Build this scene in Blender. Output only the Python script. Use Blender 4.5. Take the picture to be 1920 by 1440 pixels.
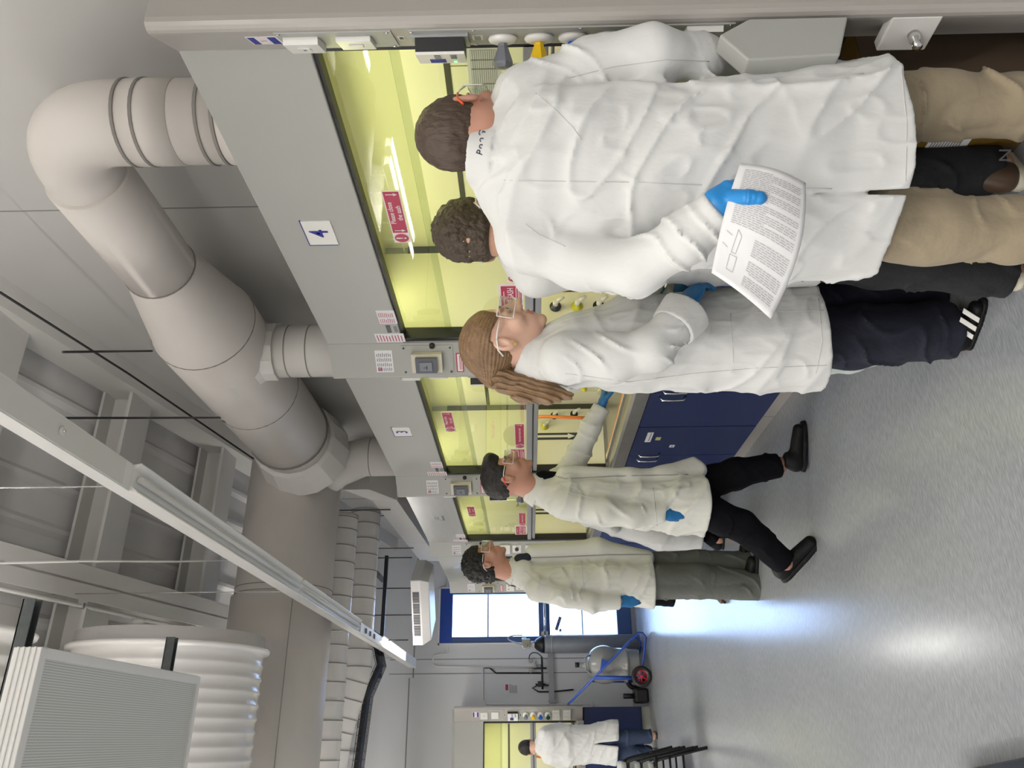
import bpy, bmesh, math, random
import numpy as np
from mathutils import Vector, Matrix, Euler
random.seed(7)
SC = bpy.context.scene
COL = SC.collection
for _o in list(bpy.data.objects): bpy.data.objects.remove(_o, do_unlink=True)

# ---------------------------------------------------------------- camera (the photograph was taken upright and is stored on its side)
FPX, YAW, PIT, ROLL = 1450.4, .4309, .0156, -.0151
CF = np.array([math.sin(YAW)*math.cos(PIT), math.cos(YAW)*math.cos(PIT), math.sin(PIT)])
CR = np.array([math.cos(YAW), -math.sin(YAW), 0.]); CU = np.cross(CR, CF)
CR, CU = CR*math.cos(ROLL)+CU*math.sin(ROLL), -CR*math.sin(ROLL)+CU*math.cos(ROLL)
CC = np.array([0, 0, 1.45])
cam_data = bpy.data.cameras.new('camera'); cam = bpy.data.objects.new('camera', cam_data); COL.objects.link(cam)
cam_data.sensor_width = 36; cam_data.lens = FPX/1920*36; cam_data.clip_start = .05; cam_data.clip_end = 100
cx_, cy_, cz_ = -CU, CR, -CF
cam.matrix_world = Matrix(((cx_[0], cy_[0], cz_[0], 0), (cx_[1], cy_[1], cz_[1], 0), (cx_[2], cy_[2], cz_[2], 1.45), (0, 0, 0, 1)))
SC.camera = cam

# ---------------------------------------------------------------- world, exposure, room lights
SC.view_settings.view_transform = 'Standard'; SC.view_settings.look = 'None'
SC.view_settings.exposure = -0.1; SC.view_settings.gamma = 1; SC.view_settings.use_curve_mapping = False
w = bpy.data.worlds.new('sky'); SC.world = w; w.use_nodes = True
w.node_tree.nodes['Background'].inputs[0].default_value = (.42, .62, 1, 1)
w.node_tree.nodes['Background'].inputs[1].default_value = 9.0

def lamp_area(name, loc, rot, sx, sy, power, col=(1, .97, .93)):
    d = bpy.data.lights.new(name, 'AREA'); d.shape = 'RECTANGLE'; d.size = sx; d.size_y = sy; d.energy = power; d.color = col
    o = bpy.data.objects.new(name, d); COL.objects.link(o); o.location = loc; o.rotation_euler = rot
    return o
# luminaires: the far pair, then unseen ones added to light the room: (x, y, z, length, watts) ; their housings are built further down
LUMS = [(-2.25, 7.4, 2.92, 1.8, 65), (-2.50, 7.4, 2.92, 1.8, 65), (-2.3, 4.4, 2.92, 1.8, 50), (-2.3, 1.3, 2.92, 1.8, 75), (-2.3, -1.2, 2.92, 1.8, 60),
        (.3, -.9, 2.92, 1.8, 55)]
for (x, y, z, L_, p_) in LUMS:
    lamp_area('luminaire_light', (x, y, z-.075), (0, 0, 0), .12, L_, p_*.8)
    lamp_area('added_uplight', (x, y, z+.03), (math.pi, 0, 0), .12, L_, p_*3.1)  # added upward fill that brightens roof and ducts

# ---------------------------------------------------------------- helpers
def tag(o, label=None, cat=None, group=None, kind=None):
    if label: o['label'] = label
    if cat: o['category'] = cat
    if group: o['group'] = group
    if kind: o['kind'] = kind
    return o
def empty(name, loc, label=None, cat=None, group=None, rotz=0):
    o = bpy.data.objects.new(name, None); COL.objects.link(o); o.empty_display_size = .1
    o.location = loc; o.rotation_euler = (0, 0, rotz)
    return tag(o, label, cat, group)
def copy_tree(o, parent=None):
    c = o.copy(); COL.objects.link(c); c.parent = parent
    for ch in list(o.children): copy_tree(ch, c)
    return c
def J(x, y, d):      # the world point seen at photo pixel x, y and depth d
    q = CC + d*(CF + CR*((1440-y)-720)/FPX - CU*(x-960)/FPX)
    return np.array(q)

MATS = {}
def mat(name, col, rough=.5, metal=0, spec=.5, emit=None, es=1, bump=0, bscale=30, var=0, vscale=8, trans=0, alpha=1, sheen=0, stretch=None, coat=0, ior=1.45, sss=0):
    if name in MATS: return MATS[name]
    m = bpy.data.materials.new(name); m.use_nodes = True; MATS[name] = m
    nt = m.node_tree; b = nt.nodes['Principled BSDF']
    b.inputs['Base Color'].default_value = (*col, 1); b.inputs['Roughness'].default_value = rough
    b.inputs['Metallic'].default_value = metal; b.inputs['Specular IOR Level'].default_value = spec
    b.inputs['IOR'].default_value = ior
    b.inputs['Transmission Weight'].default_value = trans; b.inputs['Alpha'].default_value = alpha
    b.inputs['Sheen Weight'].default_value = sheen; b.inputs['Coat Weight'].default_value = coat
    if sss:
        b.inputs['Subsurface Weight'].default_value = sss; b.inputs['Subsurface Radius'].default_value = (.02, .008, .004)
    if emit: b.inputs['Emission Color'].default_value = (*emit, 1); b.inputs['Emission Strength'].default_value = es
    tc = nt.nodes.new('ShaderNodeTexCoord'); mp = nt.nodes.new('ShaderNodeMapping')
    nt.links.new(tc.outputs['Object'], mp.inputs[0])
    if stretch: mp.inputs['Scale'].default_value = stretch
    if var:
        n = nt.nodes.new('ShaderNodeTexNoise'); n.inputs['Scale'].default_value = vscale; n.inputs['Detail'].default_value = 5
        nt.links.new(mp.outputs[0], n.inputs['Vector'])
        mx = nt.nodes.new('ShaderNodeMix'); mx.data_type = 'RGBA'
        mx.inputs['A'].default_value = (*[c*(1-var) for c in col], 1); mx.inputs['B'].default_value = (*[min(1, c*(1+var)) for c in col], 1)
        nt.links.new(n.outputs[0], mx.inputs['Factor']); nt.links.new(mx.outputs['Result'], b.inputs['Base Color'])
    if bump:
        n = nt.nodes.new('ShaderNodeTexNoise'); n.inputs['Scale'].default_value = bscale; n.inputs['Detail'].default_value = 4
        nt.links.new(mp.outputs[0], n.inputs['Vector'])
        bp = nt.nodes.new('ShaderNodeBump'); bp.inputs['Strength'].default_value = bump; bp.inputs['Distance'].default_value = .01
        nt.links.new(n.outputs[0], bp.inputs['Height']); nt.links.new(bp.outputs[0], b.inputs['Normal'])
    return m

def clear_mat(name, tint=(.9, .93, .85), gl=.9, edge=1.45):
    if name in MATS: return MATS[name]
    m = bpy.data.materials.new(name); m.use_nodes = True; MATS[name] = m
    nt = m.node_tree; nt.nodes.clear()
    out = nt.nodes.new('ShaderNodeOutputMaterial'); mx = nt.nodes.new('ShaderNodeMixShader')
    t = nt.nodes.new('ShaderNodeBsdfTransparent'); g = nt.nodes.new('ShaderNodeBsdfGlossy'); ge = nt.nodes.new('ShaderNodeNewGeometry')
    t.inputs[0].default_value = (*tint, 1); g.inputs['Color'].default_value = (gl, gl, gl, 1); g.inputs['Roughness'].default_value = .015
    def mth(op, a, b_=None):
        n = nt.nodes.new('ShaderNodeMath'); n.operation = op
        for i, q in enumerate((a, b_)):
            if q is None: continue
            if isinstance(q, (int, float)): n.inputs[i].default_value = q
            else: nt.links.new(q, n.inputs[i])
        return n.outputs[0]
    dp = nt.nodes.new('ShaderNodeVectorMath'); dp.operation = 'DOT_PRODUCT'
    nt.links.new(ge.outputs['Incoming'], dp.inputs[0]); nt.links.new(ge.outputs['Normal'], dp.inputs[1])
    f0 = ((edge-1)/(edge+1))**2
    fr = mth('ADD', mth('MULTIPLY', mth('POWER', mth('SUBTRACT', 1.0, mth('ABSOLUTE', dp.outputs['Value'])), 5.0), 1-f0), f0)
    nt.links.new(fr, mx.inputs[0]); nt.links.new(t.outputs[0], mx.inputs[1]); nt.links.new(g.outputs[0], mx.inputs[2])
    nt.links.new(mx.outputs[0], out.inputs[0])
    return m

class MB:
    """collects shapes, then links them as one mesh object"""
    def __init__(s): s.v = []; s.f = []; s.m = []; s.sm = []
    def add(s, vs, fs, mi=0, smooth=False):
        n = len(s.v); s.v += [tuple(map(float, v)) for v in vs]
        for f in fs: s.f.append([n+i for i in f]); s.m.append(mi); s.sm.append(smooth)
        return s
    def box(s, a, b, mi=0, rot=None, c=None):
        x0, y0, z0 = a; x1, y1, z1 = b
        vs = [(x, y, z) for z in (z0, z1) for y in (y0, y1) for x in (x0, x1)]
        if rot is not None:
            R_ = Euler(rot).to_matrix(); c = Vector(c if c else ((x0+x1)/2, (y0+y1)/2, (z0+z1)/2))
            vs = [tuple(R_@(Vector(v)-c)+c) for v in vs]
        return s.add(vs, [(0, 2, 3, 1), (4, 5, 7, 6), (0, 1, 5, 4), (2, 6, 7, 3), (0, 4, 6, 2), (1, 3, 7, 5)], mi)
    def prism(s, poly, lo, hi, axis=2, mi=0):
        """poly in the two other axes (in order), extruded along axis"""
        n = len(poly); vs = []
        for h in (lo, hi):
            for p in poly:
                q = list(p); q.insert(axis, h); vs.append(q)
        fs = [list(range(n))[::-1], [n+i for i in range(n)]] + [(i, (i+1) % n, n+(i+1) % n, n+i) for i in range(n)]
        return s.add(vs, fs, mi)
    def quad(s, a, b, c, d, mi=0): return s.add([a, b, c, d], [(0, 1, 2, 3)], mi)
    def tube(s, pts, r, n=12, mi=0, caps=True, smooth=True):
        """r: one radius, or one per point"""
        P = [Vector(p) for p in pts]; rs = [r]*len(P) if not hasattr(r, '__len__') else list(r)
        vs = []; prev = None
        for i, p in enumerate(P):
            t = (P[min(i+1, len(P)-1)]-P[max(i-1, 0)])
            if t.length < 1e-9: t = Vector((0, 0, 1))
            t.normalize()
            if prev is None:
                u = t.cross(Vector((0, 0, 1)))
                if u.length < .05: u = t.cross(Vector((0, 1, 0)))
                u.normalize()
            else:
                u = prev-t*prev.dot(t)
                if u.length < 1e-6: u = t.orthogonal()
                u.normalize()
            prev = u; w_ = t.cross(u)
            for k in range(n):
                a = 2*math.pi*k/n; vs.append(p+(u*math.cos(a)+w_*math.sin(a))*rs[i])
        fs = []
        for i in range(len(P)-1):
            for k in range(n): fs.append((i*n+k, i*n+(k+1) % n, (i+1)*n+(k+1) % n, (i+1)*n+k))
        n0 = len(s.v); s.add(vs, fs, mi, smooth)
        if caps:
            s.add(vs[:n], [list(range(n))[::-1]], mi); s.add(vs[-n:], [list(range(n))], mi)
        return s
    def lathe(s, prof, c, axis=(0, 0, 1), n=24, mi=0, smooth=True, caps=True):
        """prof: (radius, height) along axis from c"""
        ax = Vector(axis).normalized(); u = ax.orthogonal().normalized(); w_ = ax.cross(u); c = Vector(c); vs = []
        for r_, h in prof:
            for k in range(n):
                a = 2*math.pi*k/n; vs.append(c+ax*h+(u*math.cos(a)+w_*math.sin(a))*max(r_, 1e-4))
        fs = []
        for i in range(len(prof)-1):
            for k in range(n): fs.append((i*n+k, i*n+(k+1) % n, (i+1)*n+(k+1) % n, (i+1)*n+k))
        s.add(vs, fs, mi, smooth)
        if caps: s.add(vs[:n], [list(range(n))[::-1]], mi); s.add(vs[-n:], [list(range(n))], mi)
        return s
    def build(s, name, mats, parent=None, label=None, bevel=0, autosm=False):
        me = bpy.data.meshes.new(name); me.from_pydata(s.v, [], s.f)
        for m_ in (mats if isinstance(mats, (list, tuple)) else [mats]): me.materials.append(m_)
        me.polygons.foreach_set('material_index', s.m); me.polygons.foreach_set('use_smooth', s.sm)
        bm = bmesh.new(); bm.from_mesh(me); bmesh.ops.remove_doubles(bm, verts=bm.verts, dist=1e-5)
        bmesh.ops.recalc_face_normals(bm, faces=bm.faces); bm.to_mesh(me); bm.free()
        me.update()
        o = bpy.data.objects.new(name, me); COL.objects.link(o)
        if parent: o.parent = parent
        if label: o['label'] = label
        if bevel:
            b = o.modifiers.new('bevel', 'BEVEL'); b.width = bevel; b.segments = 2; b.limit_method = 'ANGLE'
        return o
def arc(c, r, a0, a1, n, ax1, ax2):
    c = Vector(c); ax1 = Vector(ax1); ax2 = Vector(ax2)
    return [c+ax1*(r*math.cos(a0+(a1-a0)*i/n))+ax2*(r*math.sin(a0+(a1-a0)*i/n)) for i in range(n+1)]
def bez(p0, p1, p2, p3, n=14):
    p0, p1, p2, p3 = map(Vector, (p0, p1, p2, p3))
    return [p0*(1-t)**3+p1*3*t*(1-t)**2+p2*3*t*t*(1-t)+p3*t**3 for t in [i/n for i in range(n+1)]]
def struct(name, mb, m, parent=None, **k):
    o = mb.build(name, m, parent, **k); o['kind'] = 'structure'; return o

_fc = {}
def text_mesh(s, size, origin, xdir, ydir, mb, mi=0, align='CENTER', bold=0.0):
    """letters as flat faces appended to mb"""
    key = (s, align, bold)
    if key not in _fc:
        cu = bpy.data.curves.new('t', 'FONT'); cu.body = s; cu.size = 1; cu.align_x = align; cu.align_y = 'CENTER'; cu.offset = bold; cu.resolution_u = 3
        o = bpy.data.objects.new('t', cu); COL.objects.link(o)
        dg = bpy.context.evaluated_depsgraph_get(); me = bpy.data.meshes.new_from_object(o.evaluated_get(dg))
        _fc[key] = ([v.co.copy() for v in me.vertices], [list(p.vertices) for p in me.polygons])
        bpy.data.objects.remove(o, do_unlink=True); bpy.data.meshes.remove(me)
    vs, fs = _fc[key]; O = Vector(origin); X_ = Vector(xdir).normalized(); Y_ = Vector(ydir).normalized()
    mb.add([O+X_*v.x*size+Y_*v.y*size for v in vs], fs, mi)

# ---------------------------------------------------------------- materials
M_wall = mat('grey_wall_panel', (.50, .49, .475), .55, var=.03, vscale=2)
M_wallw = mat('white_back_wall', (.70, .71, .72), .5, var=.02, vscale=2)
M_groove = mat('panel_groove', (.24, .24, .24), .8)
M_hood = mat('fume_cupboard_grey', (.37, .375, .35), .42, var=.05, vscale=2.5, bump=.02, bscale=60)
M_hoodend = mat('fume_cupboard_end', (.37, .35, .325), .3, var=.02)
M_duct = mat('duct_plastic', (.64, .60, .565), .45, var=.07, vscale=3)
M_ductw = mat('duct_white', (.68, .66, .63), .4, var=.03)
M_duct_gl = mat('duct_gloss', (.72, .70, .68), .25, coat=.3)
M_seam = mat('duct_seam', (.25, .235, .22), .7)
M_roof = mat('roof_sheet', (.66, .65, .64), .6, var=.04)
M_beam = mat('beam_paint', (.62, .61, .58), .5, var=.03)
M_black = mat('black_rubber', (.012, .012, .013), .45)
M_blackm = mat('black_metal', (.02, .021, .024), .35, spec=.6)
M_white = mat('white_plastic', (.74, .73, .70), .3)
M_whitep = mat('white_paint', (.82, .81, .79), .35)
M_cream = mat('cream_plastic', (.62, .58, .47), .4)
M_navy = mat('navy_laminate', (.008, .019, .092), .38, var=.05)
M_blue = mat('blue_paint', (.025, .075, .36), .3)
M_blued = mat('blue_frame', (.06, .11, .26), .35)
M_steel = mat('brushed_steel', (.42, .41, .39), .32, metal=.85, var=.15, vscale=14, bump=.05, bscale=40)
M_chrome = mat('chrome', (.7, .7, .7), .15, metal=1)
M_galv = mat('galvanised_steel', (.09, .10, .10), .5, metal=.4, var=.4, vscale=30)
M_alu = mat('aluminium_rail', (.33, .34, .36), .35, metal=.3)
M_liner = mat('hood_liner', (.74, .72, .60), .4, var=.02)
M_linerd = mat('hood_liner_shadow_gap', (.05, .05, .04), .6)
M_paper = mat('white_paper', (.72, .72, .73), .7)
M_ink = mat('grey_ink', (.22, .22, .24), .7)
M_inkd = mat('dark_ink', (.03, .03, .06), .7)
M_inkp = mat('pink_ink', (.45, .12, .18), .7)
M_inkb = mat('blue_ink', (.02, .03, .25), .6)
M_red = mat('red_sign', (.42, .02, .07), .45)
M_signw = mat('sign_white', (.75, .68, .68), .45)
M_orange = mat('orange_hose', (.62, .17, .025), .4)
M_yellow = mat('yellow_plastic', (.78, .50, .01), .3)
M_yel2 = mat('lime_plastic', (.60, .58, .03), .35)
M_blue2 = mat('royal_blue_plastic', (.01, .11, .62), .25)
M_green = mat('dark_green_plastic', (.004, .07, .045), .25)
M_greyp = mat('grey_plastic', (.16, .17, .20), .25)
M_dark = mat('dark_grey_plastic', (.05, .05, .06), .3)
M_card = mat('brown_cardboard', (.12, .082, .055), .8, var=.08)
M_tape = mat('brown_tape', (.17, .10, .02), .25)
M_glass = clear_mat('sash_glass', (.93, .95, .90), .9)
M_glassup = clear_mat('sash_glass_upper', (.84, .87, .76), .9)
M_win = clear_mat('door_glass', (.97, .98, 1), .5)
M_gware = clear_mat('glassware', (.90, .91, .82), 1.0, 1.6)
M_goggle = clear_mat('goggle_lens', (.93, .95, .93), 1.0, 1.5)
M_tube = mat('lit_tube', (1, 1, 1), .5, emit=(1, .97, .92), es=9)
M_htube = mat('hood_tube', (1, 1, .8), .5, emit=(1, .97, .50), es=3.2)
M_lumin = mat('louvre_lit', (.9, .9, .9), .3, emit=(1, .97, .93), es=10)
M_gap = mat('hood_gap', (.02, .02, .02), .8)
M_pframe = mat('door_blue', (.018, .06, .33), .3)

def floor_mat():
    m = bpy.data.materials.new('vinyl_floor'); m.use_nodes = True; nt = m.node_tree; b = nt.nodes['Principled BSDF']
    tc = nt.nodes.new('ShaderNodeTexCoord')
    def noise(scale, st, det=3, rotz=0):
        mp = nt.nodes.new('ShaderNodeMapping'); mp.inputs['Scale'].default_value = st; mp.inputs['Rotation'].default_value = (0, 0, rotz)
        nt.links.new(tc.outputs['Object'], mp.inputs[0]); n = nt.nodes.new('ShaderNodeTexNoise'); n.inputs['Scale'].default_value = scale; n.inputs['Detail'].default_value = det
        nt.links.new(mp.outputs[0], n.inputs['Vector']); return n
    n1 = noise(170, (.16, 1, 1), 4, -.45); n2 = noise(2.2, (1, 1, 1), 4); n3 = noise(300, (.2, 1, 1), 2, -.45)
    cr = nt.nodes.new('ShaderNodeValToRGB'); cr.color_ramp.elements[0].position = .36; cr.color_ramp.elements[1].position = .66
    cr.color_ramp.elements[0].color = (.225, .24, .26, 1); cr.color_ramp.elements[1].color = (.315, .33, .35, 1)
    nt.links.new(n1.outputs[0], cr.inputs[0])
    mx = nt.nodes.new('ShaderNodeMix'); mx.data_type = 'RGBA'; mx.blend_type = 'MULTIPLY'; mx.inputs['Factor'].default_value = .5
    cr2 = nt.nodes.new('ShaderNodeValToRGB'); cr2.color_ramp.elements[0].color = (.75, .75, .76, 1); cr2.color_ramp.elements[1].color = (1.1, 1.1, 1.08, 1)
    nt.links.new(n2.outputs[0], cr2.inputs[0]); nt.links.new(cr.outputs[0], mx.inputs['A']); nt.links.new(cr2.outputs[0], mx.inputs['B'])
    nt.links.new(mx.outputs['Result'], b.inputs['Base Color'])
    mr = nt.nodes.new('ShaderNodeMapRange'); mr.inputs['To Min'].default_value = .17; mr.inputs['To Max'].default_value = .23
    nt.links.new(n2.outputs[0], mr.inputs['Value']); nt.links.new(mr.outputs[0], b.inputs['Roughness'])
    bp = nt.nodes.new('ShaderNodeBump'); bp.inputs['Strength'].default_value = .09; bp.inputs['Distance'].default_value = .0012
    nt.links.new(n3.outputs[0], bp.inputs['Height']); nt.links.new(bp.outputs[0], b.inputs['Normal'])
    b.inputs['Specular IOR Level'].default_value = .6
    return m
M_floor = floor_mat()

# ---------------------------------------------------------------- the room
RW, BW, LW, NW = 2.62, 10.9, -5.2, -3.0     # right, back, left and near wall
def roofz(y): return 5.52-.2*y
struct('floor', MB().box((LW-.1, NW-.1, -.1), (RW+.1, BW+.1, 0)), M_floor)
b = MB()                                    # right wall with joints
b.prism([(NW, 0), (BW, 0), (BW, roofz(BW)+.3), (NW, roofz(NW)+.3)], RW, RW+.1, axis=0)
for yy in (-2.6, 3.36, 8.9):
    b.box((RW-.002, yy-.004, 0), (RW+.01, yy+.004, roofz(yy)+.1), 1)
struct('wall_right', b, [M_wall, M_groove])
DX0, DX1, DZ = 1.16, 1.92, 2.66             # door opening
b = MB()
b.box((LW, BW, 0), (DX0, BW+.12, 3.9)); b.box((DX1, BW, 0), (RW+.1, BW+.12, 3.9)); b.box((DX0, BW, DZ), (DX1, BW+.12, 3.9))
for xx in (.98, .80, -.9, -2.1): b.box((xx-.005, BW-.003, 0), (xx+.005, BW, 3.3), 1)
b.box((LW, BW-.003, 3.02), (.75, BW, 3.035), 1); b.box((.75, BW-.003, 2.97), (RW, BW, 2.985), 1)
struct('wall_back', b, [M_wallw, M_groove])
struct('wall_left', MB().prism([(NW, 0), (BW, 0), (BW, roofz(BW)+.3), (NW, roofz(NW)+.3)], LW-.1, LW, axis=0), M_wall)
struct('wall_near', MB().box((LW, NW-.1, 0), (RW, NW, 6.5)), M_wall)
# roof: profiled sheet on purlins, falling towards the back wall
b = MB(); x = LW
n = 60
ys = []; y = NW
prof = [(0, 0), (.20, 0), (.235, -.035), (.265, -.035), (.30, 0)]
xs = []; xo = LW
while xo < RW:
    for (px, pz) in prof[:-1]: xs.append((xo+px, pz))
    xo += .30
vs = []
for (xx, pz) in xs:
    for yy in (NW, BW+.1): vs.append((xx, yy, roofz(yy)+.30+pz))
b.add(vs, [(2*i, 2*i+1, 2*i+3, 2*i+2) for i in range(len(xs)-1)])
b.box((LW, NW, 7.0), (RW, BW, 7.05))
struct('ceiling', b, M_roof)
# wall-head rafter, inner rafter and purlins
def slope_beam(name, x0, x1, y0, y1, dz0, dz1, m, label, fl=True):
    b = MB()
    b.add([(x, y, roofz(y)+z) for z in (dz0, dz1) for y in (y0, y1) for x in (x0, x1)], [(0, 2, 3, 1), (4, 5, 7, 6), (0, 1, 5, 4), (2, 6, 7, 3), (0, 4, 6, 2), (1, 3, 7, 5)])
    return struct(name, b, m)
slope_beam('trim_1', 2.44, RW, NW, BW, -.06, .22, M_beam, '')
b = MB()
for (x0, x1, z0, z1) in ((.86, 1.08, -.10, -.085), (.86, 1.08, .17, .185), (.96, .975, -.10, .17)):
    b.add([(x, y, roofz(y)+z) for z in (z0, z1) for y in (NW, 7.35) for x in (x0, x1)], [(0, 2, 3, 1), (4, 5, 7, 6), (0, 1, 5, 4), (2, 6, 7, 3), (0, 4, 6, 2), (1, 3, 7, 5)])
b.build('roof_rafter', M_beam)
tag(bpy.data.objects['roof_rafter'], 'pale painted steel rafter sloping across the roof beside the big duct', 'beam')
for i, yy in enumerate((-1.4, .2, 1.5, 2.95, 4.25, 5.50, 6.75, 8.2, 9.6)):
    b = MB()
    z = roofz(yy)
    b.box((LW, yy-.16, z+.02), (2.5, yy+.16, z+.045)); b.box((LW, yy-.01, z+.045), (2.5, yy+.01, z+.25)); b.box((LW, yy-.16, z+.23), (2.5, yy+.16, z+.25))
    o = b.build('trim_%d' % (i+2), M_beam); o['kind'] = 'structure'
struct('baseboard_back', MB().box((.36, BW-.02, 0), (DX0-.02, BW, .1)), M_wall)

# ---------------------------------------------------------------- glazed blue door in the back wall
d1 = empty('door_1', (DX0, BW, 0)); d1['kind'] = 'structure'
W_, H_ = DX1-DX0, DZ
b = MB()
b.box((.02, -.03, .05), (.10, .05, H_-.02)); b.box((W_-.10, -.03, .05), (W_-.02, .05, H_-.02))
b.box((.10, -.03, 2.50), (W_-.10, .05, H_-.02)); b.box((.10, -.03, .05), (W_-.10, .05, .24))
b.build('door_leaf', M_blued, d1); d1.children[0]
b = MB(); b.box((0, -.05, 0), (.02, .1, H_)); b.box((W_-.02, -.05, 0), (W_, .1, H_)); b.box((0, -.05, H_-.02), (W_, .1, H_)); b.box((.02, -.045, 2.47), (W_-.02, -.03, H_-.02), 1)
b.build('door_frame', [M_whitep, M_pframe], d1)
MB().box((.10, .005, .24), (W_-.10, .013, 2.50)).build('pane', M_win, d1)
MB().box((.06, -.05, 1.15), (W_-.06, .03, 1.30)).build('mid_rail', M_blued, d1)
MB().tube([(.10, -.12, 1.22), (W_-.10, -.12, 1.22)], .016).box((.10, -.13, 1.18), (.15, -.05, 1.27)).box((W_-.15, -.13, 1.18), (W_-.10, -.05, 1.27)).build('push_bar', M_chrome, d1)
b = MB(); b.box((.16, -.13, 1.02), (.34, -.105, 1.06), rot=(0, .35, 0)); b.box((.15, -.12, 1.0), (.18, .01, 1.03)); b.box((.22, -.132, 1.03), (.26, -.13, 1.05), 1); b.build('lever_handle', [M_greyp, M_inkb], d1)
MB().box((.10, .02, 1.98), (W_-.10, .03, 2.0)).box((.10, .02, .70), (W_-.10, .03, .715)).build('glazing_bar', M_alu, d1)
MB().box((0, -.06, 0), (W_, .1, .05)).build('threshold', M_alu, d1)
MB().box((DX0-1.5, BW+.12, -.1), (DX1+1.5, BW+6, -.02)).build('ground', mat('outdoor_paving', (.55, .55, .55), .8))
bpy.data.objects['ground']['kind'] = 'structure'
b = MB(); b.box((DX0-1.4, BW+3.2, 0), (DX1+1.2, BW+3.25, 1.0)).box((DX0-1.4, BW+3.2, 1.9), (DX1+1.2, BW+3.25, 2.0))
o = b.build('garden_fence', mat('pale_fence', (.75, .78, .8), .6)); tag(o, 'pale fence outdoors seen through the door glass', 'fence')
# ---------------------------------------------------------------- fume cupboards
HW, HY0, HP, HL, HH, HB, PW = 1.648, 1.462, 1.961, 1.659, 2.344, 1.998, .17
ER = (-.139/.17, .0975/.17); NR = (.0975/.17, .139/.17)       # right post face: along, out
EL = (.139/.17, .0975/.17); NL = (-.0975/.17, .139/.17)       # left post face
def fp(side, s, z, h):      # point on a post face
    if side == 'R': return (ER[0]*s+NR[0]*h, ER[1]*s+NR[1]*h, z)
    return (HL+EL[0]*s+NL[0]*h, EL[1]*s+NL[1]*h, z)
def fbox(b, side, s0, s1, z0, z1, h0, h1, mi=0):
    vs = [fp(side, s, z, h) for z in (z0, z1) for h in (h0, h1) for s in (s0, s1)]
    return b.add(vs, [(0, 2, 3, 1), (4, 5, 7, 6), (0, 1, 5, 4), (2, 6, 7, 3), (0, 4, 6, 2), (1, 3, 7, 5)], mi)
def fdir(side): return (ER[0], ER[1], 0) if side == 'R' else (-EL[0], -EL[1], 0)
def fnor(side): return (NR[0], NR[1], 0) if side == 'R' else (NL[0], NL[1], 0)
def lines(b, o, xd, w, h, rows, mi, fill=.5, seed=0, cols=1):
    """grey printed lines: small flat bars on a sheet; o = top-left, xd = reading direction, down is -z"""
    rg = random.Random(seed); xd = Vector(xd); O = Vector(o); dz = h/rows
    for i in range(rows):
        for c in range(cols):
            x0 = w/cols*c+.04*w/cols; x1 = x0+w/cols*(.92 if cols == 1 else .8)*rg.uniform(.75, 1)
            z0 = -dz*(i+.2); z1 = z0-dz*fill
            P_ = [O+xd*x0+Vector((0, 0, z0)), O+xd*x1+Vector((0, 0, z0)), O+xd*x1+Vector((0, 0, z1)), O+xd*x0+Vector((0, 0, z1))]
            b.quad(*P_, mi)
def red_sign(par, name, a0, a1, z0, z1, o, txts, label=None, sym=True, arrows=True, white=False):
    """text sign stuck on the sash; a0<a1, reads towards -a"""
    b = MB(); b.box((a0, o, z0), (a1, o+.002, z1), 1); m = .004
    h = z1-z0; syw = h*.95 if sym else 0
    b.box((a0+m, o+.002, z0+m), (a1-m-syw, o+.003, z1-m), 0)
    oo = o+.0036; aw = .03 if arrows else .0
    if sym:
        cx = a1-syw/2; cz = (z0+z1)/2; n = 18
        b.add([(cx+h*.42*math.cos(t*2*math.pi/n), oo-.0006, cz+h*.42*math.sin(t*2*math.pi/n)) for t in range(n)], [list(range(n))], 0)
        text_mesh('!', h*.85, (cx, oo, cz), (-1, 0, 0), (0, 0, 1), b, 1, bold=.02)
    n = len(txts); lw = (a1-syw-a0-2*aw-2*m)
    for i, t in enumerate(txts):
        sz = min((h-2*m)/n*.95, lw/(len(t)*.50))
        text_mesh(t, sz, ((a0+aw+a1-syw-aw)/2, oo, z1-m-(h-2*m)*(i+.5)/n), (-1, 0, 0), (0, 0, 1), b, 1, bold=.012)
    if arrows:
        for cx in (a0+m+.014, a1-syw-m-.014):
            b.add([(cx-.002, oo, z1-.012), (cx+.002, oo, z1-.012), (cx+.002, oo, z0+.022), (cx-.002, oo, z0+.022)], [(0, 1, 2, 3)], 1)
            b.add([(cx-.008, oo, z0+.024), (cx+.008, oo, z0+.024), (cx, oo, z0+.010)], [(0, 1, 2)], 1)
    return b.build(name, [M_red, M_signw], par, label)

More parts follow.
